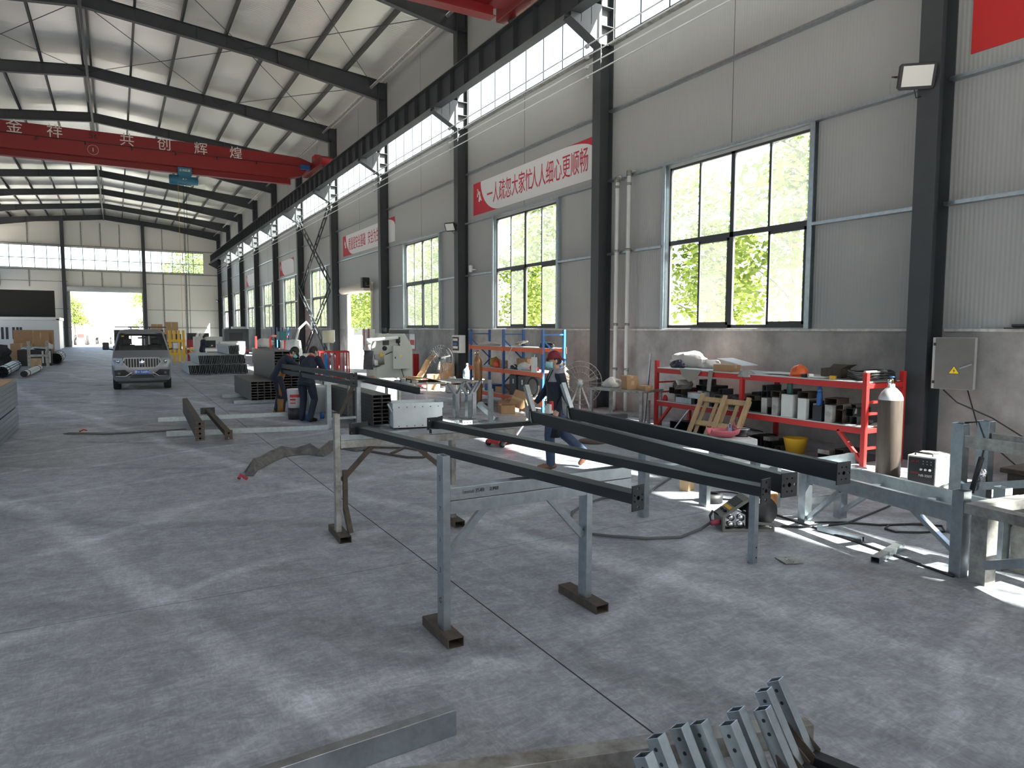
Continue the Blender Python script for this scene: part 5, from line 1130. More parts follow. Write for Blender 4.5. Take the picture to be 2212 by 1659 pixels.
t = thing('red_floor_jack', 'bright red low trolley jack on the sunlit floor left of the worker', 'jack', (5.86, 10.5, 0), R(20)); MB().b2((-.35, -.14, .05), (.25, .14, .12)).prism([(-.2, -.1, .12), (.2, -.1, .12), (.1, -.1, .26), (-.1, -.1, .2)], (0, .2, 0)).build('body', 'redbright', t, .015)
for x in (-.28, .2):
    for y in (-.16, .16): MB().lathe([(0, -.025), (.055, -.025), (.055, .025), (0, .025)], (x, y, .055), 14, 'Y').build('wheel', 'dark', t)
MB().tube([(.25, 0, .1), (.5, 0, .3), (.62, 0, .42)], .018, 8).build('lever', 'brightalu', t)
# workers' trestle with two black tubes and the channel stack behind
t = thing('steel_trestle', 'galvanized trestle in front of the two bending workers', 'trestle', (3.65, 13.85, 0), R(4), 'welding trestles under the black tubes')
for x in (.0, .62): MB().rtube((x, 0, 0), (x, 0, .90), .09, .10, .004, up=(0, 1, 0)).build('leg', 'galv', t, .004)
MB().rtube((-.1, 0, .93), (1.0, 0, .93), .1, .07).build('cross_beam', 'galv', t); MB().rtube((.05, 0, .2), (.57, 0, .2), .05, .05).build('stretcher', 'galv', t)
MB().rtube((.2, .02, .2), (.55, .02, .88), .07, .05, .003, up=(0, 1, 0)).build('diagonal_brace', 'rust', t)
for i, z in enumerate((.967, 1.10)):
    t = thing('square_tube_post', ['lower', 'upper'][i]+' of two stacked black tubes on the workers\' trestle', 'tube', (3.72, 12.35, z), R(5), 'black tubes on the workers\' trestle')
    MB().rtube((0, 0, .05), (0, 4.3, .05), .1, .09).build('tube', 'black', t); holed_plate('end_plate', t, (0, -.01, .05), .14, .128, .008, HOLES(.14), 'black')
tag(MB().ibeam((4.42, 10.9, .97), (4.42, 16.2, .98), .12, .12, .01, .008).build('steel_beam', 'black'), 'long black beam lying right of the two stacked tubes', 'beam')
tag(MB().b2((4.37, 14.9, 0), (4.47, 15.0, .91)).build('prop_post', 'galv_old'), 'thin prop under the long black beam', 'post')
tag(MB().b2((4.23, 11.15, 0), (4.32, 11.24, .90)).build('prop_post', 'galv_old'), 'near prop under the long black beam behind the white box', 'post') if 0 else None
def tube_stack(x0, y0, cols, rows, w, h, L_, z0, nm, grp, m='black', gap=.004, rz=0):
    first = None
    for c in range(cols):
        for r in range(rows):
            lb = '%s, %s row up, %s column from left' % (nm, NTH[r], NTH[c])
            loc = (x0+c*(w+gap)+w/2, y0+((c*7+r*5) % 4)*.012, z0+r*(h+.0015)+h/2)
            if first is None:
                first = MB().rtube((0, 0, 0), (0, L_, 0), w, h, .009).build('rectangular_tube', m); tag(first, lb, 'tube', grp); place(first, loc)
            else: o = first.copy(); C.objects.link(o); place(o, loc); o['label'] = lb
tube_stack(4.46, 13.5, 2, 8, .19, .075, 3.2, .06, 'tube in black stack behind white box', 'black tubes stacked by the white box', 'stack')
tube_stack(3.06, 19.35, 4, 7, .165, .07, 3.0, .10, 'tube in low dark stack behind workers', 'low dark stack behind the workers', 'stack')
tube_stack(3.78, 19.9, 3, 18, .22, .075, 3.4, .0, 'tube in tall dark stack behind workers', 'tall dark stack behind the workers', 'stack')
for i, (p, q) in enumerate((((2.65, 19.6, .05), (3.74, 19.6, .05)), ((2.6, 21.6, .05), (3.74, 21.6, .05)), ((.75, 14.3, .05), (3.62, 13.75, .05)), ((.72, 16.6, .05), (3.4, 16.35, .05)))):
    gbox('sleeper_beam', p, q, .10, .096, 'galv', ['near galvanized sleeper under the low dark stack', 'far galvanized sleeper under the low dark stack', 'near pale floor sleeper running towards the workers\' trestle', 'far pale floor sleeper running towards the workers'][i], 'beam')
for i in range(4):
    t = thing('square_tube_post', 'brown black tube with end plate in the stack of four, %s from the floor' % NTH[i], 'tube', (1.18, 12.8, .10+i*.083), R(-1.6), 'tubes stacked on floor sleepers')
    MB().rtube((0, 0, .04), (0, 4.5, .04), .10, .075).build('tube', 'rust', t); holed_plate('end_plate', t, (0, -.01, .04), .15, .079, .008, [(0, 0, .02), (-.05, 0, .008), (.05, 0, .008)], 'rust')
t = thing('square_tube_post', 'single brown black tube with end plate right of the stack of four', 'tube', (1.66, 13.0, .10), R(-1.2), 'tubes stacked on floor sleepers'); MB().rtube((0, 0, .05), (0, 4.0, .05), .10, .09).build('tube', 'rust', t); holed_plate('end_plate', t, (0, -.01, .04), .13, .17, .008, [(0, .03, .018), (0, -.06, .012)], 'rust')
MB().b2((-.15, 4.0, -.03), (.15, 4.01, .12)).build('end_plate', 'steel', t)
# paint bucket and tins at the workers' feet
def pail(loc, s, label, m='bannerwhite', printed=True):
    t = thing('paint_bucket', label, 'bucket', loc); MB().lathe([(.14*s, 0), (.165*s, .36*s), (.172*s, .37*s), (.16*s, .36*s), (.13*s, .02), (0, .02)], (0, 0, 0), 24).build('pail', m, t)
    a = MB()
    for z, hh in ((.24, .055), (.17, .03), (.10, .02)): 
        for j in range(7 if hh > .05 else 3): th = -math.pi/2-.75+j*.2; r = .14*s+.025*s*(z/.36)+.012; a.box((r*math.cos(th), r*math.sin(th), z*s), (.045*s, .004, hh*s), (0, 0, th+math.pi/2))
    if printed: a.build('red_print', 'redbright', t)
    MB().tube([(.17*s*math.cos(q), .17*s*math.sin(q)*.3, .34*s+.12*s*math.sin(q)) for q in [math.pi*i/10 for i in range(11)]], .005, 6).build('wire_handle', 'steel', t)
pail((3.42, 15.75, .26), 1.12, 'white paint bucket with red print beside the bending workers'); tag(MB().lathe([(.16, 0), (.17, .25), (0, .25)], (3.42, 15.75, 0), 22).build('black_pot', 'dark'), 'black pot under the white paint bucket', 'pot')
pail((4.25, 16.9, 0), 1.7, 'large pale covered drum behind the trestle right of the workers', 'plastic_clear', False); pail((4.0, 17.4, .0), 1.3, 'pale pail behind the covered drum', 'lgrey', False)
for i, (x, y) in enumerate(((3.55, 15.35), (3.95, 15.55))): tag(MB().lathe([(.05, 0), (.05, .14), (0, .14)], (x, y, 0), 14).build('blue_tin', 'blue'), ['left', 'right'][i]+' blue tin on the floor at the standing worker\'s feet', 'tin')
# table with wrapped tote and carton
t = thing('wrapped_crate', 'plastic-wrapped white crate before the press brake', 'crate', (5.65, 17.6, 0), R(-8)); MB().b2((-.2, -.1, 0), (.85, .75, .62)).build('crate', 'plastic_clear', t, .03); MB().b2((-.25, -.15, .60), (.9, .8, .66)).build('film_lid', 'white', t, .02); MB().b2((.78, -.13, .1), (.83, -.10, .72)).build('corner_strip', 'white', t)
carton((5.72, 17.8, .661), (.42, .3, .10), -.1, 'flat brown carton on the plastic-wrapped crate')
# press brake
t = thing('press_brake', 'grey press brake with white arm and black control pendant', 'machine', (7.25, 21.0, 0), R(-12)); M['mach'] = mat('machine_grey_green', (.50, .52, .47), .5, noise=(2, .5), dark=(.42, .44, .40))
fr = [(-.18, .0), (.95, .0), (.95, 1.45), (.72, 1.86), (-.1, 1.86), (-.32, 1.45), (-.32, 1.22), (.05, 1.18), (.08, .90), (-.18, .80)]
for y in (0, 2.5): MB().prism([(x, y, z) for x, z in fr], (0, .12, 0)).build('side_frame', 'mach', t, .01)
MB().b2((-.36, .12, 1.28), (-.20, 2.5, 2.0)).build('ram', 'mach', t, .01); MB().b2((-.24, .12, 0.02), (-.10, 2.5, .80)).build('bed', mat('machine_beige', (.55, .50, .43), .5), t, .01); MB().b2((.7, .12, .1), (.95, 2.5, 1.3)).build('rear_beam', 'mach', t)
r = MB()
for y in (.25, 1.7): r.prism([(-.37, y, 2.02), (-.37, y+.34, 2.02), (-.37, y+.34, 1.5), (-.37, y, 1.38)], (.008, 0, 0))
r.build('red_stripe', 'bannerred', t)
MB().b2((-.375, .9, 1.6), (-.365, 1.5, 1.9)).build('nameplate', 'white', t); MB().b2((-.38, .7, 1.34), (-.365, .95, 1.52)).build('orange_label', 'orange', t)
k = MB()
for i in range(12): k.b2((-.30, .15+i*.195, 1.12), (-.22, .15+i*.195+.17, 1.28))
k.build('punch_tools', 'dark', t); MB().b2((-.3, .05, .80), (-.05, 2.5, .86)).b2((-.34, .12, .84), (-.26, .9, .9)).build('die_rail', 'steel', t); MB().b2((-.22, .14, .86), (-.12, 2.45, 1.02)).build('die', 'white', t)
c = MB().b2((.32, -.20, .76), (.82, 0, 1.48)).build('electric_box', 'mach', t, .008); MB().prism([(.52, -.204, 1.14), (.60, -.204, 1.14), (.56, -.204, 1.21)], (0, .003, 0)).build('warning_triangle', bpy.data.materials['warning_yellow'], c); MB().b2((.37, -.215, 1.08), (.40, -.2, 1.14)).build('lock', 'dark', c)
MB().b2((.02, -.01, 1.50), (.22, 0, 1.66)).build('dark_label', 'steel', t); MB().lathe([(0, -.015), (.075, -.015), (.075, 0), (0, 0)], (.08, 0, 1.4), 20, 'Y').build('round_port', 'dark', t); MB().b2((-.06, -.03, 1.14), (.02, 0, 1.28)).build('orange_switch', 'yellow', t); MB().tube([(.1, -.02, 1.2), (.2, -.06, 1.25), (.33, -.05, 1.3)], .014, 6).tube([(.6, -.05, .76), (.66, -.06, .5), (.7, -.04, .2), (.75, -.02, .02)], .012, 6).build('cable', 'dark', t)
a = MB().tube([(.48, -.06, 1.74), (-.45, -.5, 1.66)], .055, 12).lathe([(0, 0), (.08, 0), (.08, .16), (0, .16)], (-.45, -.5, 1.56), 14).tube([(-.45, -.5, 1.6), (-.45, -.5, 1.36)], .05, 12); a.build('swing_arm', 'white', t); MB().lathe([(0, -.09), (.07, -.09), (.07, .09), (0, .09)], (.5, -.03, 1.66), 14).tube([(.5, -.03, 1.6), (.56, -.02, 1.45)], .02, 6).build('arm_joint', 'dark', t)
MB().box((-.47, -.5, 1.06), (.06, .34, .58), (0, .12, R(50))).build('control_pendant', 'dark', t, .01); MB().b2((.3, .3, 1.86), (.9, .6, 1.98)).lathe([(.08, 1.86), (.08, 2.05)], (.1, .2, 0), 12).build('top_pump', 'steel', t)
# red cage with gas cylinders and machines beyond
t = thing('cylinder_cage', 'red steel cage holding gas cylinders behind the workers', 'cage', (7.33, 26.8, 0), R(-10)); b = MB()
for x in (-.55, -.2, .2, .55):
    for y in (0, .7): MB().bar((x, y, 0), (x, y, 1.15), .05, .05, (1, 0, 0)).build('post', 'redbright', t)
for z in (.12, 1.12):
    for y in (0, .7): b.bar((-.55, y, z), (.55, y, z), .05, .06)
    for x in (-.55, .55): b.bar((x, 0, z), (x, .7, z), .05, .06)
b.build('rail', 'redbright', t)
for x in (-.42, -.02, .34, .46): MB().b2((x-.02, -.02, .12), (x+.02, .02, 1.12)).build('bar', 'redbright', t)
MB().b2((.05, -.03, .1), (.16, .0, 1.12)).build('door_panel', 'redbright', t)
M['cylblue'] = mat('bright_blue_cylinder', (.02, .22, .55), .4)
for i, (x, m, s) in enumerate(((-.30, 'cylblue', 'blue'), (.0, 'silver', 'pale shining'), (.32, 'silver', 'slim silver'))):
    p = V((7.33, 26.8, 0))+Euler((0, 0, R(-10))).to_matrix() @ V((x, .35, 0)); cylinder(tuple(p), 1.05, .11, m, m, s+' gas cylinder in the red cage', False)
t = thing('dust_canister', 'cream cylinder canister on a pole behind the red cage', 'canister', (7.69, 29.0, 0)); MB().tube([(0, 0, 0), (0, 0, 1.45)], .05, 10).build('pole', 'lgrey', t); MB().lathe([(.22, 1.42), (.24, 1.48), (.24, 1.9), (.22, 1.94), (0, 1.94)], (0, 0, 0), 22).build('canister', mat('cream_paint', (.66, .62, .45), .5), t); MB().lathe([(.18, .9), (.18, 1.1), (.1, 1.12)], (0, 0, 0), 16).build('chrome_collar', 'brightalu', t)
tag(MB().b2((10.42, 38.5, 1.3), (10.58, 39.0, 1.95)).build('control_box', 'lgrey', bevel=.01), 'grey control box on the column beside the small roller door', 'box')
# long piles of slanted channels, dark open ends to the viewer
ch = None
def channels(n, x0, y0, z0, lean, hgt, L_, pitch, nm):
    global ch
    for i in range(n):
        lb = '%s, %s from the left' % (nm, NTH[i])
        loc = (x0+i*pitch, y0+(i % 3)*.03, z0)
        if ch is None: ch = MB().rtube((0, 0, hgt/2), (0, L_, hgt/2), .064, hgt, .004).build('steel_channel', mat('pale_zinc_dark_inside', (.42, .46, .46), .5, .4)); tag(ch, lb, 'channel', 'channels piled beyond the workers'); place(ch, loc, 0, (0, lean, 0))
        else: o = ch.copy(); C.objects.link(o); place(o, loc, 0, (0, lean, 0)); o['label'] = lb
for r_, (n, x0, z0) in enumerate(((34, 2.75, .02), (27, 3.15, .44))): channels(n, x0, 33.0, z0, R(-8), .40, 4.2, .0705, ['channel in the lower tier of the far pile', 'channel in the upper tier of the far pile'][r_])
channels(6, 4.4, 33.2, .86, R(-6), .34, 4.0, .0705, 'channel in the small top tier of the far pile')
# ---------------------------------------------------------------- left side
pl = None
for r_ in range(11):
    for s in range(2):
        z = .02+r_*.086+(.02 if r_ > 4 else 0); lb = 'galvanized channel in the left edge pile, %s layer from floor, %s one' % (NTH[r_], ['right', 'left'][s])
        loc = (-1.86-s*.215, 15.0+.006*((r_*3+s) % 4), z+.042)
        if pl is None: pl = MB().rtube((0, -3.5, 0), (0, 1.9, 0), .205, .080, .006).build('galvanized_channel', 'galv', bevel=.006); tag(pl, lb, 'channel', 'pile of channels at the left edge'); place(pl, loc, R(180)); pl.location = (loc[0], loc[1], loc[2]); pl.rotation_euler = (0, 0, 0)
        else: o = pl.copy(); C.objects.link(o); place(o, loc); o['label'] = lb
tag(MB().b2((-2.2, 11.6, .99), (-1.76, 16.8, 1.0)).build('brown_sheet', 'card'), 'brown paper sheet on top of the pile at the left edge', 'sheet')
t = thing('office_container', 'white office cabin standing by the far wall on the left', 'container', (-8.2, 80, 0)); MB().b2((-3.6, -1.4, 0), (3.5, 5, 2.9)).build('body', 'white', t); MB().b2((-3.7, -1.5, 2.75), (3.6, 5, 3.05)).build('roof_edge', 'white', t, .02)
for x in (-3.65, 3.45): MB().b2((x-.1, -1.5, 0), (x+.1, -1.3, 2.9)).build('corner_post', 'white', t)
w = MB()
for x in (-.95, -.6, -.1, .2, .45): w.b2((x, -1.42, 1.0), (x+.2, -1.39, 2.1))
w.build('window', 'alu', t)
tag(MB().b2((-12.2, 80.1, 3.06), (-5.0, 80.2, 5.6)).build('dark_screen', mat('dark_net_screen', (.022, .022, .02), .9)), 'large dark screen panel above the white office cabin', 'screen')
tag(MB().b2((-8.9, 88.55, 3.2), (-8.8, 88.7, 3.3)).build('screen_bracket', 'steel'), 'small bracket behind the dark screen', 'bracket') if 0 else None
for i, (x, y, d, h) in enumerate(((-4.55, 47, (1.0, .9), 1.15), (-3.9, 48.2, (.95, .9), 1.0), (-4.2, 49.6, (1.9, 1.1), 1.9))): carton((x, y, 0 if i else .0), (d[0], d[1], h), 0, ['big brown carton before the white cabin, left one', 'big brown carton before the white cabin, right one', 'tall stacked brown cartons behind the two big cartons'][i], name='large_carton') 
carton((-3.75, 48.2, 1.0), (.7, .8, .75), 0, 'brown carton stacked on the right big carton by the cabin', name='large_carton')
tag(lump('bulk_sack', mat('pale_woven_sack', (.42, .40, .38), .9, bump=(6, .5)), (-5.1, 36.4, 0), (.62, .8, 1.05), 51), 'large pale woven sack at the left edge of the hall', 'sack')
tag(lump('dark_heap', 'dark', (-5.6, 43, 0), (.8, .8, 1.4), 52), 'dark heap of goods behind the pale sack', 'heap')
t = thing('galvanized_rack', 'galvanized H-shaped stand before the brown cartons on the left', 'stand', (-3.85, 42.4, 0))
for x in (0, .78): MB().rtube((x, 0, 0), (x, 0, 1.35), .13, .13, .005, up=(0, 1, 0)).build('post', 'galv_old', t)
MB().rtube((0, 0, .62), (.78, 0, .62), .1, .12).build('cross_rail', 'galv_old', t)
t = thing('slatted_bin', 'dark slatted bin filled with pale scrap beside the stand', 'bin', (-4.2, 44.6, 0)); MB().b2((-.35, 0, 0), (1.15, .9, .85)).build('body', 'dark', t); s = MB()
for i in range(3): s.b2((.72+i*.16, -.03, .15), (.80+i*.16, 0, .8))
s.build('slat', 'lgrey', t)
tag(lump('pale_scrap', 'galv', (-3.7, 45.0, .86), (.6, .3, .18), 53), 'pale metal scrap heaped on the slatted bin', 'scrap'); tag(lump('white_bag', 'bannerwhite', (-3.15, 45.1, .86), (.16, .16, .34), 54), 'white plastic bag on the right end of the slatted bin', 'bag')
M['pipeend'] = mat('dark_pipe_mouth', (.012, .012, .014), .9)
def bundle(p, q, r, label, m):
    t = thing('tube_bundle', label, 'bundle', p); d = V(q); b = MB()
    for k_, (ring, n) in enumerate(((0, 1), (r*.36, 6), (r*.7, 12))):
        for j in range(n): a = 2*math.pi*j/n; off = V((ring*math.cos(a), 0, ring*math.sin(a)+r)); b.tube([off, off+d], r*.17, 8, caps=False)
    b.build('tubes', m, t)
    for s in (.15, .85): e = MB(); e.tube([d*s+V((r*.93*math.cos(2*math.pi*j/20), 0, r*.93*math.sin(2*math.pi*j/20)+r)) for j in range(21)], .012, 5); e.build('strap', 'dark', t)
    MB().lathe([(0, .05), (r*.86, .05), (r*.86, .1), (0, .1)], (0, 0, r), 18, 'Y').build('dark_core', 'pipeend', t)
bundle((-4.0, 33.9, 0), (-.2, 6.5, 0), .26, 'thick bundle of pale tubes on the floor at the left', 'galv'); bundle((-3.3, 34.2, 0), (.1, 5.2, 0), .15, 'slim white tube bundle right of the thick bundle', 'white')
bundle((-2.95, 45.9, 0), (-.1, 5, 0), .34, 'upper of two tube rolls beside the slatted bin', 'galv_old')
bpy.data.objects['tube_bundle.002'].location.z = .0
tag(MB().b2((-3.62, 40.6, 0), (-3.2, 40.75, .55)).build('wood_board', 'wood'), 'upright wooden board behind the thick tube bundle', 'board')
# ---------------------------------------------------------------- far machine shop corner
def cabinet(x, y, w, d, h, m, label, name='machine_cabinet', cat='machine', win=True):
    t = thing(name, label, cat, (x, y, 0), 0); MB().b2((-w/2, 0, 0), (w/2, d, h)).build('body', m, t, .02)
    if win: MB().b2((-w*.3, -.012, h*.55), (w*.25, 0, h*.85)).build('dark_window', 'dark', t); MB().b2((-w*.5, -.015, h*.1), (w*.5, -.002, h*.18)).build('stripe', 'redbright', t)
cabinet(5.0, 47, 1.6, 1.0, 1.5, 'lgrey', 'grey machine with dark window beyond the channel pile')
cabinet(4.6, 40.8, 1.2, .7, .9, 'white', 'white low machine beside the far worker')
cabinet(6.0, 44, 1.4, .8, 1.25, 'lgrey', 'grey machine right of the white low machine')
cabinet(8.2, 58, 1.8, 1.2, 2.0, 'steel', 'dark tall machine far by the right wall')
cabinet(9.6, 66, 1.2, 1.0, 2.2, 'lgrey', 'grey switch cabinet far by the right wall', win=False)
cabinet(6.6, 70, 1.8, 1.2, 1.6, 'dark', 'black machine far before the gable wall')
cabinet(4.0, 72, 2.6, 1.0, 1.5, 'steel', 'dark rack far before the gable wall', win=False)
for i, (x, y, z, w, h) in enumerate(((2.9, 60, 0, .9, 1.0), (3.7, 60, 0, .8, .9), (3.3, 60, 1.0, .9, .7), (3.3, 72.1, 1.51, .9, .9), (4.5, 72.1, 1.51, 1.1, 1.1), (4.9, 60, 0, .8, .5))): carton((x, y, z), (w, .7, h), 0, 'brown wooden crate in the far corner, %s of six' % NTH[i], 'crates in the far corner', name='crate', cat='crate')
t = thing('yellow_rack', 'yellow steel rack standing right of the parked van', 'rack', (3.1, 46, 0)); b = MB()
for x in (-.4, -.15, .1, .35): b.b2((x, 0, 0), (x+.13, .3, 1.9))
b.build('post', 'yellow', t); MB().b2((-.45, -.02, 1.2), (.5, .32, 1.35)).b2((-.45, -.02, .4), (.5, .32, .55)).build('rail', 'yellow', t)
t = thing('red_bench', 'red framed bench beside the far worker', 'bench', (3.9, 41.9, 0)); MB().b2((-.5, 0, .85), (1.0, .7, .92)).build('top', 'lgrey', t); b = MB()
for x in (-.48, .95): b.b2((x, 0, 0), (x+.06, .06, .85)); b.b2((x, .64, 0), (x+.06, .7, .85))
b.build('leg', 'redbright', t); MB().b2((-.48, 0, .4), (1.0, .05, .46)).build('rail', 'redbright', t)
t = thing('red_barrier', 'red post barrier beyond the tall dark stack', 'frame', (6.6, 40, 0))
for x in (0, .75, 1.5): MB().b2((x, 0, 0), (x+.1, .1, 1.6)).build('post', 'redbright', t)
MB().b2((-.1, -.02, .2), (1.7, .12, .32)).build('rail', 'redbright', t)
tag(lump('sunlit_sack', 'cloth', (7.6, 43, .9), (.45, .4, .55), 55), 'sunlit white sack on the bench beyond the red frame', 'sack'); tag(MB().b2((7.0, 42.4, .0), (8.3, 43.6, .9)).build('bench_block', 'steel'), 'dark bench under the sunlit white sack', 'bench')
t = thing('orange_blue_rack', 'small blue and orange rack by the far windows', 'rack', (9.0, 46.5, 0)); b = MB()
for x in (0, .7):
    for y in (0, 1.8): b.b2((x, y, 0), (x+.07, y+.07, 2.1))
b.build('post', 'blue', t); MB().b2((0, 0, 1.45), (.77, 1.87, 1.58)).b2((0, 0, .6), (.77, 1.87, .72)).build('shelf', 'orange', t)
t = thing('pillar_drill', 'teal pillar drill on the tall dark stack side behind the workers', 'machine', (5.9, 29.5, 0)); M['teal'] = mat('teal_paint', (.04, .18, .20), .5); MB().b2((-.3, -.3, 0), (.3, .3, 1.0)).build('base', 'teal', t, .02); MB().tube([(0, 0, 1.0), (0, 0, 1.9)], .06, 10).build('column', 'brightalu', t); MB().b2((-.15, -.35, 1.55), (.15, .25, 1.9)).build('head', 'teal', t, .03)
tag(MB().tube([(7.4, 31.5, 0), (7.4, 31.5, .9)], .28, 18).build('steel_drum', 'lgrey'), 'grey drum between the red cage and the pillar drill', 'drum')
tag(MB().tube([(6.6, 30.5, 1.2), (6.9, 30.8, 2.0), (7.3, 31.2, 2.3), (7.6, 31.4, 2.0)], .05, 8).build('white_hose', 'white'), 'white curved extraction hose behind the tall stack', 'hose')
tag(MB().lathe([(.35, 0), (.37, 1.0), (.3, 1.5), (0, 1.55)], (6.7, 31.0, 0), 18).build('white_tank', 'white'), 'pale tank below the white extraction hose', 'tank')
# ---------------------------------------------------------------- silver pickup van
M['silverpaint'] = mat('silver_car_paint', (.27, .285, .31), .3, .55); M['lamp'] = mat('headlamp_glass', (.13, .135, .14), .12, .2)
t = thing('pickup_van', 'silver single-cab pickup van with blue plate parked in the hall', 'van', (.70, 25.45, 0), R(-1.5))
def ring(z, yf, w, r=.16, yr=2.15):
    p = [(-w, yr), (-w, yf+r+.25)]
    for i in range(7): a = math.pi/2*i/6; p.append((-w+r*(1-math.cos(a)), yf+.07+r*(1-math.sin(a))))
    for i in range(1, 8): x = -w+r+(2*w-2*r)*i/8; p.append((x, yf+.07*(abs(x)/(w-r))**2))
    q = [(-x, y) for x, y in p[:9]][::-1]; return [V((x, y, z)) for x, y in p+q]
rs = [ring(.30, .09, .77), ring(.36, .04, .82), ring(.55, .0, .86), ring(.80, .0, .87), ring(.98, .03, .865), ring(1.08, .10, .855), ring(1.16, .25, .84), ring(1.29, .48, .82), ring(1.82, 1.06, .69), ring(1.91, 1.18, .65), ring(1.96, 1.38, .58), ring(1.975, 1.65, .45)]
n = len(rs[0]); vs = [p for r_ in rs for p in r_]; fs = []
for k_ in range(len(rs)-1):
    for i in range(n-1):
        if k_ == 7 and 6 <= i <= n-8: continue
        if k_ == 7 and (i == 0 or i == n-2): continue
        fs.append((k_*n+i, k_*n+i+1, (k_+1)*n+i+1, (k_+1)*n+i))
fs.append(tuple(range((len(rs)-1)*n, len(rs)*n))); b = MB(); b.add(vs, fs, True); body = b.build('cab_body', 'silverpaint', t)
ws = MB().add([rs[7][6], rs[7][n-7], rs[8][n-7], rs[8][6]], [(0, 1, 2, 3)]).build('windscreen', mat('tinted_glass', (.1, .1, .1), .1) if 0 else 'glass', t)
fr = MB(); A, B_, C_, D_ = rs[7][6], rs[7][n-7], rs[8][n-7], rs[8][6]
for p, q in ((A, B_), (B_, C_), (C_, D_), (D_, A)): fr.bar(p+V((0, -.01, 0)), q+V((0, -.01, 0)), .05, .02, (0, 1, 0))
fr.build('windscreen_seal', 'dark', t)
wp = MB().bar(A+V((.15, -.03, .03)), A+V((.85, -.04, .06)), .015, .015).bar(B_+V((-.1, -.03, .03)), B_+V((-.75, -.045, .08)), .015, .015); wp.build('wiper', 'dark', t)
rw = MB()
for p, q in (((-.86, 2.12, .4), (.86, 2.15, 1.42)), ((-.82, 2.12, 1.74), (.7, 2.15, 1.96)), ((-.82, 2.12, 1.4), (-.36, 2.15, 1.8)), ((.02, 2.12, 1.4), (.08, 2.15, 1.8)), ((.45, 2.12, 1.4), (.8, 2.15, 1.8))): rw.b2(p, q)
rw.build('rear_cab_wall', 'dark', t); MB().b2((-.8, .6, .9), (.8, .95, 1.27)).b2((-.8, 1.3, .6), (.8, 1.5, 1.0)).build('dashboard', 'dark', t, .03)
for x in (-.42, .42): MB().b2((x-.24, 1.75, .7), (x+.24, 1.95, 1.45)).b2((x-.12, 1.8, 1.45), (x+.12, 1.92, 1.66)).build('seat', 'dark', t, .04)
MB().tube([(.42+.18*math.cos(a*.35), .98+.06*math.sin(a*.35), 1.22+.17*math.sin(a*.35)) for a in range(19)], .014, 6).build('steering_wheel', 'dark', t); MB().b2((-.1, 1.05, 1.66), (.14, 1.08, 1.72)).build('mirror_inside', 'dark', t)
hexg = [(-.56, .92), (-.50, 1.05), (.50, 1.05), (.56, .92), (.40, .74), (-.40, .74)]
MB().prism([(x, -.012, z) for x, z in hexg], (0, .03, 0)).build('grille_recess', 'dark', t); c = MB()
for i in range(13):
    x = -.48+i*.08; zt = 1.04; zb = .745 if abs(x) < .4 else .745+(abs(x)-.4)*1.1; c.b2((x-.010, -.035, zb), (x+.010, -.01, zt))
for i in range(6): p, q = hexg[i], hexg[(i+1) % 6]; c.bar((p[0], -.02, p[1]), (q[0], -.02, q[1]), .03, .03, (0, 1, 0))
c.build('grille_slats', 'silverpaint', t); e = MB().lathe([(0, -.055), (.075, -.045), (.085, -.03), (0, -.03)], (0, 0, .90), 20, 'Y'); e.prism([(-.03, -.06, .9), (.03, -.06, .9), (0, -.06, 1.0)], (0, .02, 0)); e.build('badge', 'chrome', t)
for s in (-1, 1):
    h_ = MB().prism([(s*.57, -.005, .83), (s*.80, .12, .86), (s*.82, .16, 1.05), (s*.55, .02, 1.05)], (0, .06, 0)).build('headlamp', 'lamp', t); MB().lathe([(0, -.012), (.05, -.01), (.05, .02)], (s*.68, .04, .94), 14, 'Y').build('lamp_bulb', 'chrome', h_)
    MB().prism([(s*.78, .05, .44), (s*.30, -.012, .50), (s*.36, -.012, .56), (s*.50, -.01, .68), (s*.80, .06, .66)], (0, .04, 0)).build('fog_lamp_recess', 'dark', t); MB().lathe([(0, -.02), (.05, -.018), (.05, .01)], (s*.66, .01, .56), 14, 'Y').build('fog_lamp', 'lamp', t)
    MB().bar((s*.76, .02, .47), (s*.48, -.02, .47), .02, .03, (0, 1, 0)).bar((s*.48, -.02, .47), (s*.30, -.03, .59), .02, .03, (0, 1, 0)).build('chrome_trim', 'chrome', t)
    m_ = MB().b2((s*.93, .72, 1.30), (s*1.12, .80, 1.55)).build('door_mirror', 'dark' if s < 0 else 'silverpaint', t, .03); MB().bar((s*.80, .78, 1.30), (s*.98, .76, 1.34), .05, .05).build('mirror_arm', 'dark', m_)
    MB().add([rs[7][1 if s < 0 else n-2]+V((s*.004, .02, .02)), rs[7][0 if s < 0 else n-1]+V((s*.004, -.1, .02)), rs[8][0 if s < 0 else n-1]+V((s*.004, -.1, -.04)), rs[8][1 if s < 0 else n-2]+V((s*.004, .02, -.04))], [(0, 1, 2, 3)]).build('side_window', 'glass', t)
    for y in (.78, 3.6): w_ = MB().lathe([(.16, -.10), (.29, -.11), (.315, -.08), (.315, .08), (.29, .11), (.16, .10)], (s*.74, y, .315), 26, 'X').build('wheel', 'rubber', t); MB().lathe([(0, -.07), (.17, -.07), (.17, .07), (0, .07)], (s*.74, y, .315), 18, 'X').build('rim', 'lgrey', w_)
MB().prism([(-.36, -.008, .40), (.36, -.008, .40), (.28, -.012, .52), (-.28, -.012, .52)], (0, .03, 0)).build('lower_intake', 'dark', t)
pl_ = MB().b2((-.22, -.035, .53), (.22, -.02, .67)).build('licence_plate', mat('plate_blue', (.03, .12, .45), .4), t); text('鲁V·568RC', 'plate_number', .105, 'white', pl_, (0, -.037, .60), (R(90), 0, 0), .001, .95)
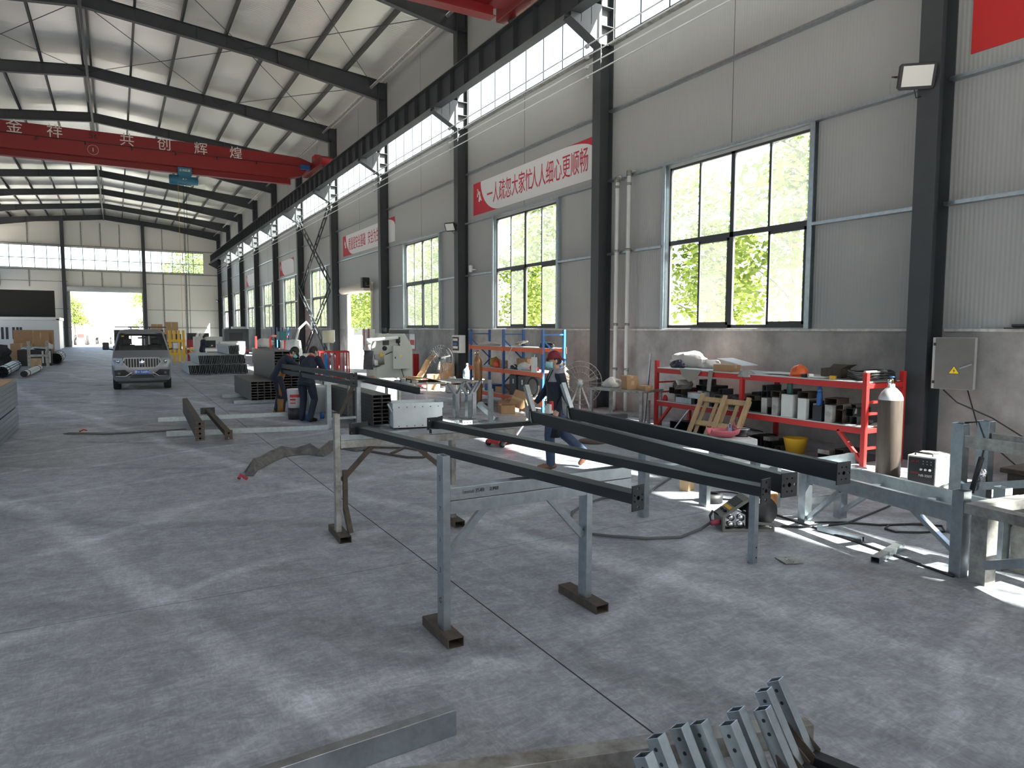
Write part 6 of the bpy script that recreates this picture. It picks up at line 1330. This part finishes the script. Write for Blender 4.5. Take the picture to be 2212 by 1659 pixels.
MB().b2((-.70, .25, .22), (.70, 4.6, .42)).build('chassis', 'dark', t); MB().b2((-.58, 1.145, 1.72), (-.50, 1.15, 1.77)).build('sticker', 'yellow', t)
b = MB()
for p, q in (((-.84, 2.35, .75), (-.80, 4.9, 1.15)), ((.80, 2.35, .75), (.84, 4.9, 1.15)), ((-.84, 4.86, .75), (.84, 4.9, 1.15)), ((-.84, 2.35, .68), (.84, 4.9, .75))): b.b2(p, q)
b.build('cargo_bed', 'silverpaint', t); b = MB()
for x in (-.3, .28): b.b2((x-.015, 2.3, 1.1), (x+.015, 2.33, 2.06))
b.b2((-.8, 2.3, 2.03), (.8, 2.33, 2.07)); b.build('headboard_rail', 'steel', t)
# ---------------------------------------------------------------- people
M['skin'] = mat('skin', (.46, .27, .19), .55); M['navy'] = mat('navy_workwear', (.012, .017, .036), .8, noise=(12, .5), dark=(.008, .011, .024)); M['navyapron'] = mat('dark_apron', (.008, .009, .014), .7)
M['jeans'] = mat('blue_jeans', (.035, .06, .115), .85, noise=(14, .6), dark=(.02, .035, .07)); M['greycloth'] = mat('grey_yoke_cloth', (.26, .26, .29), .85); M['hair'] = mat('black_hair', (.012, .011, .011), .6)
M['maroon'] = mat('maroon_cap', (.16, .012, .025), .75); M['mask'] = mat('light_blue_mask', (.30, .58, .62), .8); M['leather'] = mat('tan_leather', (.24, .11, .025), .7, noise=(7, .6), dark=(.14, .06, .015)); M['shoe'] = mat('brown_shoe', (.16, .075, .045), .6)
def limb(mb, pts, rad, n=14):
    pts = [V(p) for p in pts]; mb.tube(pts, list(rad), n)
    for p, r in zip(pts, rad): mb.ball(p, r*.995, n, 8)
    return mb
def skinned(mb, name, m, par, vox, smooth=4):
    o = mb.build(name, m, par, fix=False); r = o.modifiers.new('remesh', 'REMESH'); r.mode = 'VOXEL'; r.voxel_size = vox; r.use_smooth_shade = True
    s = o.modifiers.new('smooth', 'SMOOTH'); s.factor = .5; s.iterations = smooth; return o
def ell_tube(mb, secs, n=20):
    """torso: stack of elliptical sections (centre, rx, ry, forward direction)"""
    vs = []
    for c, rx, ry, fw in secs:
        c = V(c); fw = V(fw).normalized(); 
        for j in range(n): a = 2*math.pi*j/n; vs.append(c+V((1, 0, 0))*rx*math.cos(a)+fw*ry*math.sin(a))
    k = len(secs); f = [(i*n+j, i*n+(j+1) % n, (i+1)*n+(j+1) % n, (i+1)*n+j) for i in range(k-1) for j in range(n)]
    f += [tuple(range(n))[::-1], tuple(range((k-1)*n, k*n))]; return mb.add(vs, f, True)
def person(label, loc, rz, J, look, kind, group=None, vox=.009):
    """J: joints in local axes (x right, y forward, z up); look = (yaw, pitch) of the head"""
    t = thing('person', label, 'person', loc, rz, group)
    P = {k_: V(v) for k_, v in J.items()}
    pel, chest, neck, hc = P['pelvis'], P['chest'], P['neck'], P['head']
    E = Euler((look[1], 0, look[0])).to_matrix(); hd = lambda x, y, z: hc+E @ V((x, y, z))
    spine = (neck-pel).normalized(); fwd = V((1, 0, 0)).cross(spine).normalized()*-1
    if fwd.y < 0: fwd = -fwd
    b = MB()
    b.ball(hc, 1, 20, 14); 
    for i in range(len(b.v)): q = b.v[i]-hc; b.v[i] = hc+E @ V((q.x*.076, q.y*.094, q.z*.112))
    b.ball(hd(0, .035, -.062), (.052, .06, .055), 14, 8, None); limb(b, [hd(0, .088, .0), hd(0, .108, -.03)], [.010, .015], 8); b.ball(hd(0, .093, -.065), (.024, .012, .010)); b.ball(hd(0, .085, -.1), (.022, .02, .018))
    for s in (-1, 1): b.ball(hd(s*.076, -.008, -.012), (.012, .022, .032), 10, 8, None); b.ball(hd(s*.034, .08, .012), (.022, .012, .008))
    limb(b, [neck-spine*.04, hc-V((0, .01, .06))], [.060, .052])
    ell_tube(b, [(pel-spine*.08, .14, .10, fwd), (pel+spine*.02, .15, .105, fwd), (pel.lerp(chest, .5), .135, .10, fwd), (chest, .165, .115, fwd), (chest.lerp(neck, .6), .15, .09, fwd), (neck, .07, .06, fwd)])
    for s in 'LR':
        sg = -1 if s == 'L' else 1
        limb(b, [P['sh'+s], P['sh'+s].lerp(P['el'+s], .5), P['el'+s], P['el'+s].lerp(P['wr'+s], .45), P['wr'+s]], [.055, .046, .038, .038, .026])
        limb(b, [P['hip'+s], P['hip'+s].lerp(P['kn'+s], .5), P['kn'+s], P['kn'+s].lerp(P['an'+s], .4), P['an'+s]], [.088, .07, .052, .054, .036])
        # hand: palm, four fingers of different length and a thumb from the side
        w = P['wr'+s]; d = (w-P['el'+s]).normalized() if 'hd'+s not in P else (P['hd'+s]-w).normalized(); pn = V((-sg, 0, 0)); pn = (pn-d*pn.dot(d)).normalized(); sd = d.cross(pn).normalized()
        if sd.y < 0: sd = -sd
        limb(b, [w, w+d*.05, w+d*.085], [.024, .026, .024], 10)
        for i in range(4):
            o = (i-1.5)*.019; l = (.062, .075, .07, .052)[i] if sd.dot(d.cross(pn)) > 0 else (.052, .07, .075, .062)[i]; r0 = w+d*.085-sd*o
            limb(b, [w+d*.05-sd*o*.8, r0, r0+d*l*.5+pn*.010, r0+d*l*.85+pn*.032], [.0115, .010, .0092, .008], 8)
        limb(b, [w+d*.02+sd*.02, w+d*.055+sd*.042+pn*.012, w+d*.085+sd*.045+pn*.03], [.012, .0105, .009], 8)
    skinned(b, 'body', 'skin', t, vox*.8, 3)
    # jacket and trousers
    g = MB(); ell_tube(g, [(pel-spine*.10, .178, .142, fwd), (pel+spine*.06, .172, .138, fwd), (pel.lerp(chest, .55), .168, .132, fwd), (chest, .195, .142, fwd), (chest.lerp(neck, .55), .18, .115, fwd), (chest.lerp(neck, .88), .105, .085, fwd), (neck+spine*.015, .072, .068, fwd)])
    for s in 'LR': limb(g, [P['sh'+s], P['sh'+s].lerp(P['el'+s], .5), P['el'+s], P['el'+s].lerp(P['wr'+s], .5), P['wr'+s]-(P['wr'+s]-P['el'+s]).normalized()*.01], [.076, .066, .056, .052, .044])
    skinned(g, 'jacket', 'navy', t, vox, 5)
    g = MB(); ell_tube(g, [(pel-spine*.14, .165, .12, fwd), (pel-spine*.02, .170, .125, fwd), (pel+spine*.05, .15, .11, fwd)])
    for s in 'LR': limb(g, [P['hip'+s], P['hip'+s].lerp(P['kn'+s], .5), P['kn'+s], P['kn'+s].lerp(P['an'+s], .5), P['an'+s]+V((0, 0, .0))], [.105, .092, .076, .070, .064])
    skinned(g, 'trousers', kind.get('legs', 'jeans'), t, vox, 4)
    for s in 'LR':
        a, toe = P['an'+s], P['toe'+s]; dd = (toe-a); f = MB(); limb(f, [a+V((0, -.02, -.01)), a-V((0, 0, .045))+dd*.02], [.047, .045]); u = V((dd.x, dd.y, 0)).normalized() if abs(dd.z) < .9*dd.length else V((0, 1, 0))
        limb(f, [a+V((0, 0, -.055))-dd.normalized()*.05, a.lerp(toe, .55)+V((0, 0, -.012)), toe], [.04, .042, .034]); skinned(f, 'shoe', kind.get('shoe', 'shoe'), t, vox, 2)
    if kind.get('yoke'):       # grey shoulder yoke and collar
        g = MB(); ell_tube(g, [(chest.lerp(neck, .22), .20, .146, fwd), (chest.lerp(neck, .55), .187, .122, fwd), (chest.lerp(neck, .88), .112, .092, fwd), (neck+spine*.025, .080, .076, fwd)])
        for s in 'LR': limb(g, [P['sh'+s]+V((0, 0, .012)), P['sh'+s].lerp(P['el'+s], .12)+V((0, 0, .012))], [.074, .066])
        skinned(g, 'shoulder_yoke', kind['yoke'], t, vox, 4)
    if kind.get('collar'): g = MB(); ell_tube(g, [(neck-spine*.035, .090, .086, fwd), (neck+spine*.02, .078, .074, fwd), (neck+spine*.03, .05, .05, fwd)]); skinned(g, 'collar', kind['collar'], t, vox, 2)
    if kind.get('apron'):      # apron as a curved shell over the front
        g = MB(); vs = []; n = 9
        secs = [(chest+spine*.05, .13, .162), (pel.lerp(chest, .5), .165, .158), (pel, .19, .165), (pel-V((0, 0, .2))+fwd*.02, .20, .17), (pel-V((0, 0, .42))+fwd*.02, .21, .18)]
        for c, rx, ry in secs:
            for j in range(n): a = math.pi*(-.04+1.08*j/(n-1)); vs.append(c+V((rx*math.cos(a), 0, 0))+fwd*ry*math.sin(a))
        g.add(vs, [(i*n+j, i*n+j+1, (i+1)*n+j+1, (i+1)*n+j) for i in range(len(secs)-1) for j in range(n-1)], True); o = g.build('apron', kind['apron'], t, fix=False); sm = o.modifiers.new('solid', 'SOLIDIFY'); sm.thickness = .008; sm.offset = 1
        MB().tube([secs[0][0]+V((.1, 0, 0))+fwd*.15, neck+V((.07, 0, 0))+fwd*.06, neck-fwd*.06+V((.05, 0, 0)), neck-fwd*.06-V((.05, 0, 0)), neck+V((-.07, 0, 0))+fwd*.06, secs[0][0]+V((-.1, 0, 0))+fwd*.15], .008, 6).build('apron_strap', kind['apron'], t)
    hr = MB(); hr.ball((0, 0, 0), 1, 18, 12)
    for i in range(len(hr.v)): q = hr.v[i]; z = max(q.z, -.55 if q.y < .1 else .25); hr.v[i] = hd(q.x*.083, q.y*.100-.006, z*.120+.004)
    hr.build('hair', 'hair', t, fix=False)
    if kind.get('cap'):
        c = MB(); c.ball((0, 0, 0), 1, 20, 12)
        for i in range(len(c.v)): q = c.v[i]; c.v[i] = hd(q.x*.091, q.y*.108-.006, max(q.z, .12)*.130+.012)
        cs = kind.get('brim', 1); bv = []
        for r_ in (.09, .175):
            for j in range(9): a = math.pi*(.16+.68*j/8); bv.append(hd(r_*.95*math.cos(a) if r_ < .1 else .085*math.cos(a), cs*r_*math.sin(a)-.006, .035-(.045 if r_ > .1 else 0)))
        o = c.build('cap', kind['cap'], t, fix=False); bb = MB().add(bv, [(j, j+1, 10+j, 9+j) for j in range(8)], True).build('cap_brim', kind['cap'], o, fix=False); bb.modifiers.new('solid', 'SOLIDIFY').thickness = .006
    if kind.get('mask'):
        k_ = MB(); vs = []
        for z, w_, dp in ((-.012, .066, .118), (-.04, .066, .130), (-.075, .064, .126), (-.108, .05, .100)):
            for j in range(9): a = math.pi*(.08+.84*j/8); vs.append(hd(w_*1.06*math.cos(a), -.0+dp*math.sin(a)**.8, z))
        o = k_.add(vs, [(i*9+j, i*9+j+1, i*9+10+j, i*9+9+j) for i in range(3) for j in range(8)], True).build('face_mask', 'mask', t, fix=False); o.modifiers.new('solid', 'SOLIDIFY').thickness = .004
        l = MB()
        for s in (-1, 1): l.tube([hd(s*.066, .03, -.02), hd(s*.084, -.01, .005), hd(s*.083, -.022, -.02), hd(s*.062, .03, -.09)], .003, 6)
        l.build('ear_loops', 'white', o)
    if kind.get('glasses'):
        l = MB()
        for s in (-1, 1): l.ball(hd(s*.034, .098, .018), (.028, .012, .022)); l.tube([hd(s*.064, .088, .022), hd(s*.082, -.01, .016)], .004, 6)
        l.build('dark_glasses', 'dark', t, fix=False)
    else:
        l = MB()
        for s in (-1, 1): l.ball(hd(s*.032, .088, .014), .010, 10, 6)
        l.build('eyes', 'dark', t, fix=False)
    return t
g = G(1205, 1012)
walk = dict(pelvis=(0, 0, .90), chest=(0, .02, 1.22), neck=(0, .03, 1.43), head=(0, .065, 1.565), shL=(-.185, .0, 1.375), shR=(.185, .05, 1.375), elL=(-.235, -.09, 1.10), elR=(.23, .16, 1.12), wrL=(-.215, .02, .88), wrR=(.18, .30, .95),
            hipL=(-.09, .01, .86), hipR=(.09, 0, .86), knL=(-.09, .13, .48), knR=(.09, -.10, .48), anL=(-.09, .11, .095), anR=(.09, -.42, .20), toeL=(-.09, .28, .035), toeR=(.09, -.335, .06))
person('walking worker in maroon backwards cap, light blue mask and navy apron', (g.x, g.y, 0), R(62), walk, (R(8), R(-6)), dict(yoke='greycloth', apron='navyapron', cap='maroon', brim=-1, mask=True, glasses=True, legs='jeans'))
bend1 = dict(pelvis=(0, -.05, .90), chest=(0, .10, 1.20), neck=(0, .24, 1.36), head=(0, .345, 1.455), shL=(-.19, .18, 1.31), shR=(.19, .18, 1.31), elL=(-.24, .38, 1.14), elR=(.24, .38, 1.14), wrL=(-.12, .58, 1.08), wrR=(.12, .60, 1.06),
             hipL=(-.10, -.05, .86), hipR=(.10, -.04, .86), knL=(-.12, .02, .48), knR=(.13, .06, .48), anL=(-.13, -.06, .095), anR=(.15, .02, .095), toeL=(-.15, .12, .035), toeR=(.18, .20, .035))
p = person('bending worker in navy jacket with tan apron, left of the two at the tubes', (3.28, 16.75, 0), R(-92), bend1, (R(-12), R(-38)), dict(apron='leather', collar='redbright', cap='hair', mask=True, legs='navy', shoe='leather'), 'two workers bending over the tubes')
x = MB()
for s in (-1, 1): x.lathe([(.085, .05), (.078, .2), (.085, .38)], (s*.14, .0, 0), 16, caps=False)
o = x.build('leather_gaiters', 'leather', p); o.modifiers.new('solid', 'SOLIDIFY').thickness = .008
bend2 = dict(bend1); bend2.update(chest=(0, .07, 1.22), neck=(0, .17, 1.40), head=(0, .25, 1.51), shL=(-.195, .12, 1.35), shR=(.195, .12, 1.35), elL=(-.26, .22, 1.10), elR=(.26, .24, 1.10), wrL=(-.2, .46, 1.07), wrR=(.18, .48, 1.05), anL=(-.14, -.02, .095), anR=(.12, -.1, .095), toeL=(-.17, .16, .035), toeR=(.14, .08, .035))
p = person('standing worker with dark hair and red collar, right of the two at the tubes', (3.56, 15.2, 0), R(-48), bend2, (R(-15), R(-25)), dict(collar='redbright', legs='navy', shoe='navy', mask=True), 'two workers bending over the tubes')
for q in ((.2, .44, 1.02), (-.2, .44, 1.05)): pass
gl = MB(); limb(gl, [(.18, .46, 1.06), (.175, .53, 1.03)], [.05, .045]); skinned(gl, 'work_glove', 'yellow', p, .009, 2)
far = dict(bend1); far.update(chest=(0, .02, 1.22), neck=(0, .05, 1.42), head=(0, .09, 1.55), shL=(-.19, .02, 1.37), shR=(.19, .02, 1.37), elL=(-.23, .05, 1.1), elR=(.23, .05, 1.1), wrL=(-.15, .32, 1.08), wrR=(.15, .34, 1.1))
person('far worker in black shirt beside the red framed bench', (4.0, 40.2, 0), R(-80), far, (0, R(-20)), dict(legs='navy', shoe='navy'), vox=.014)
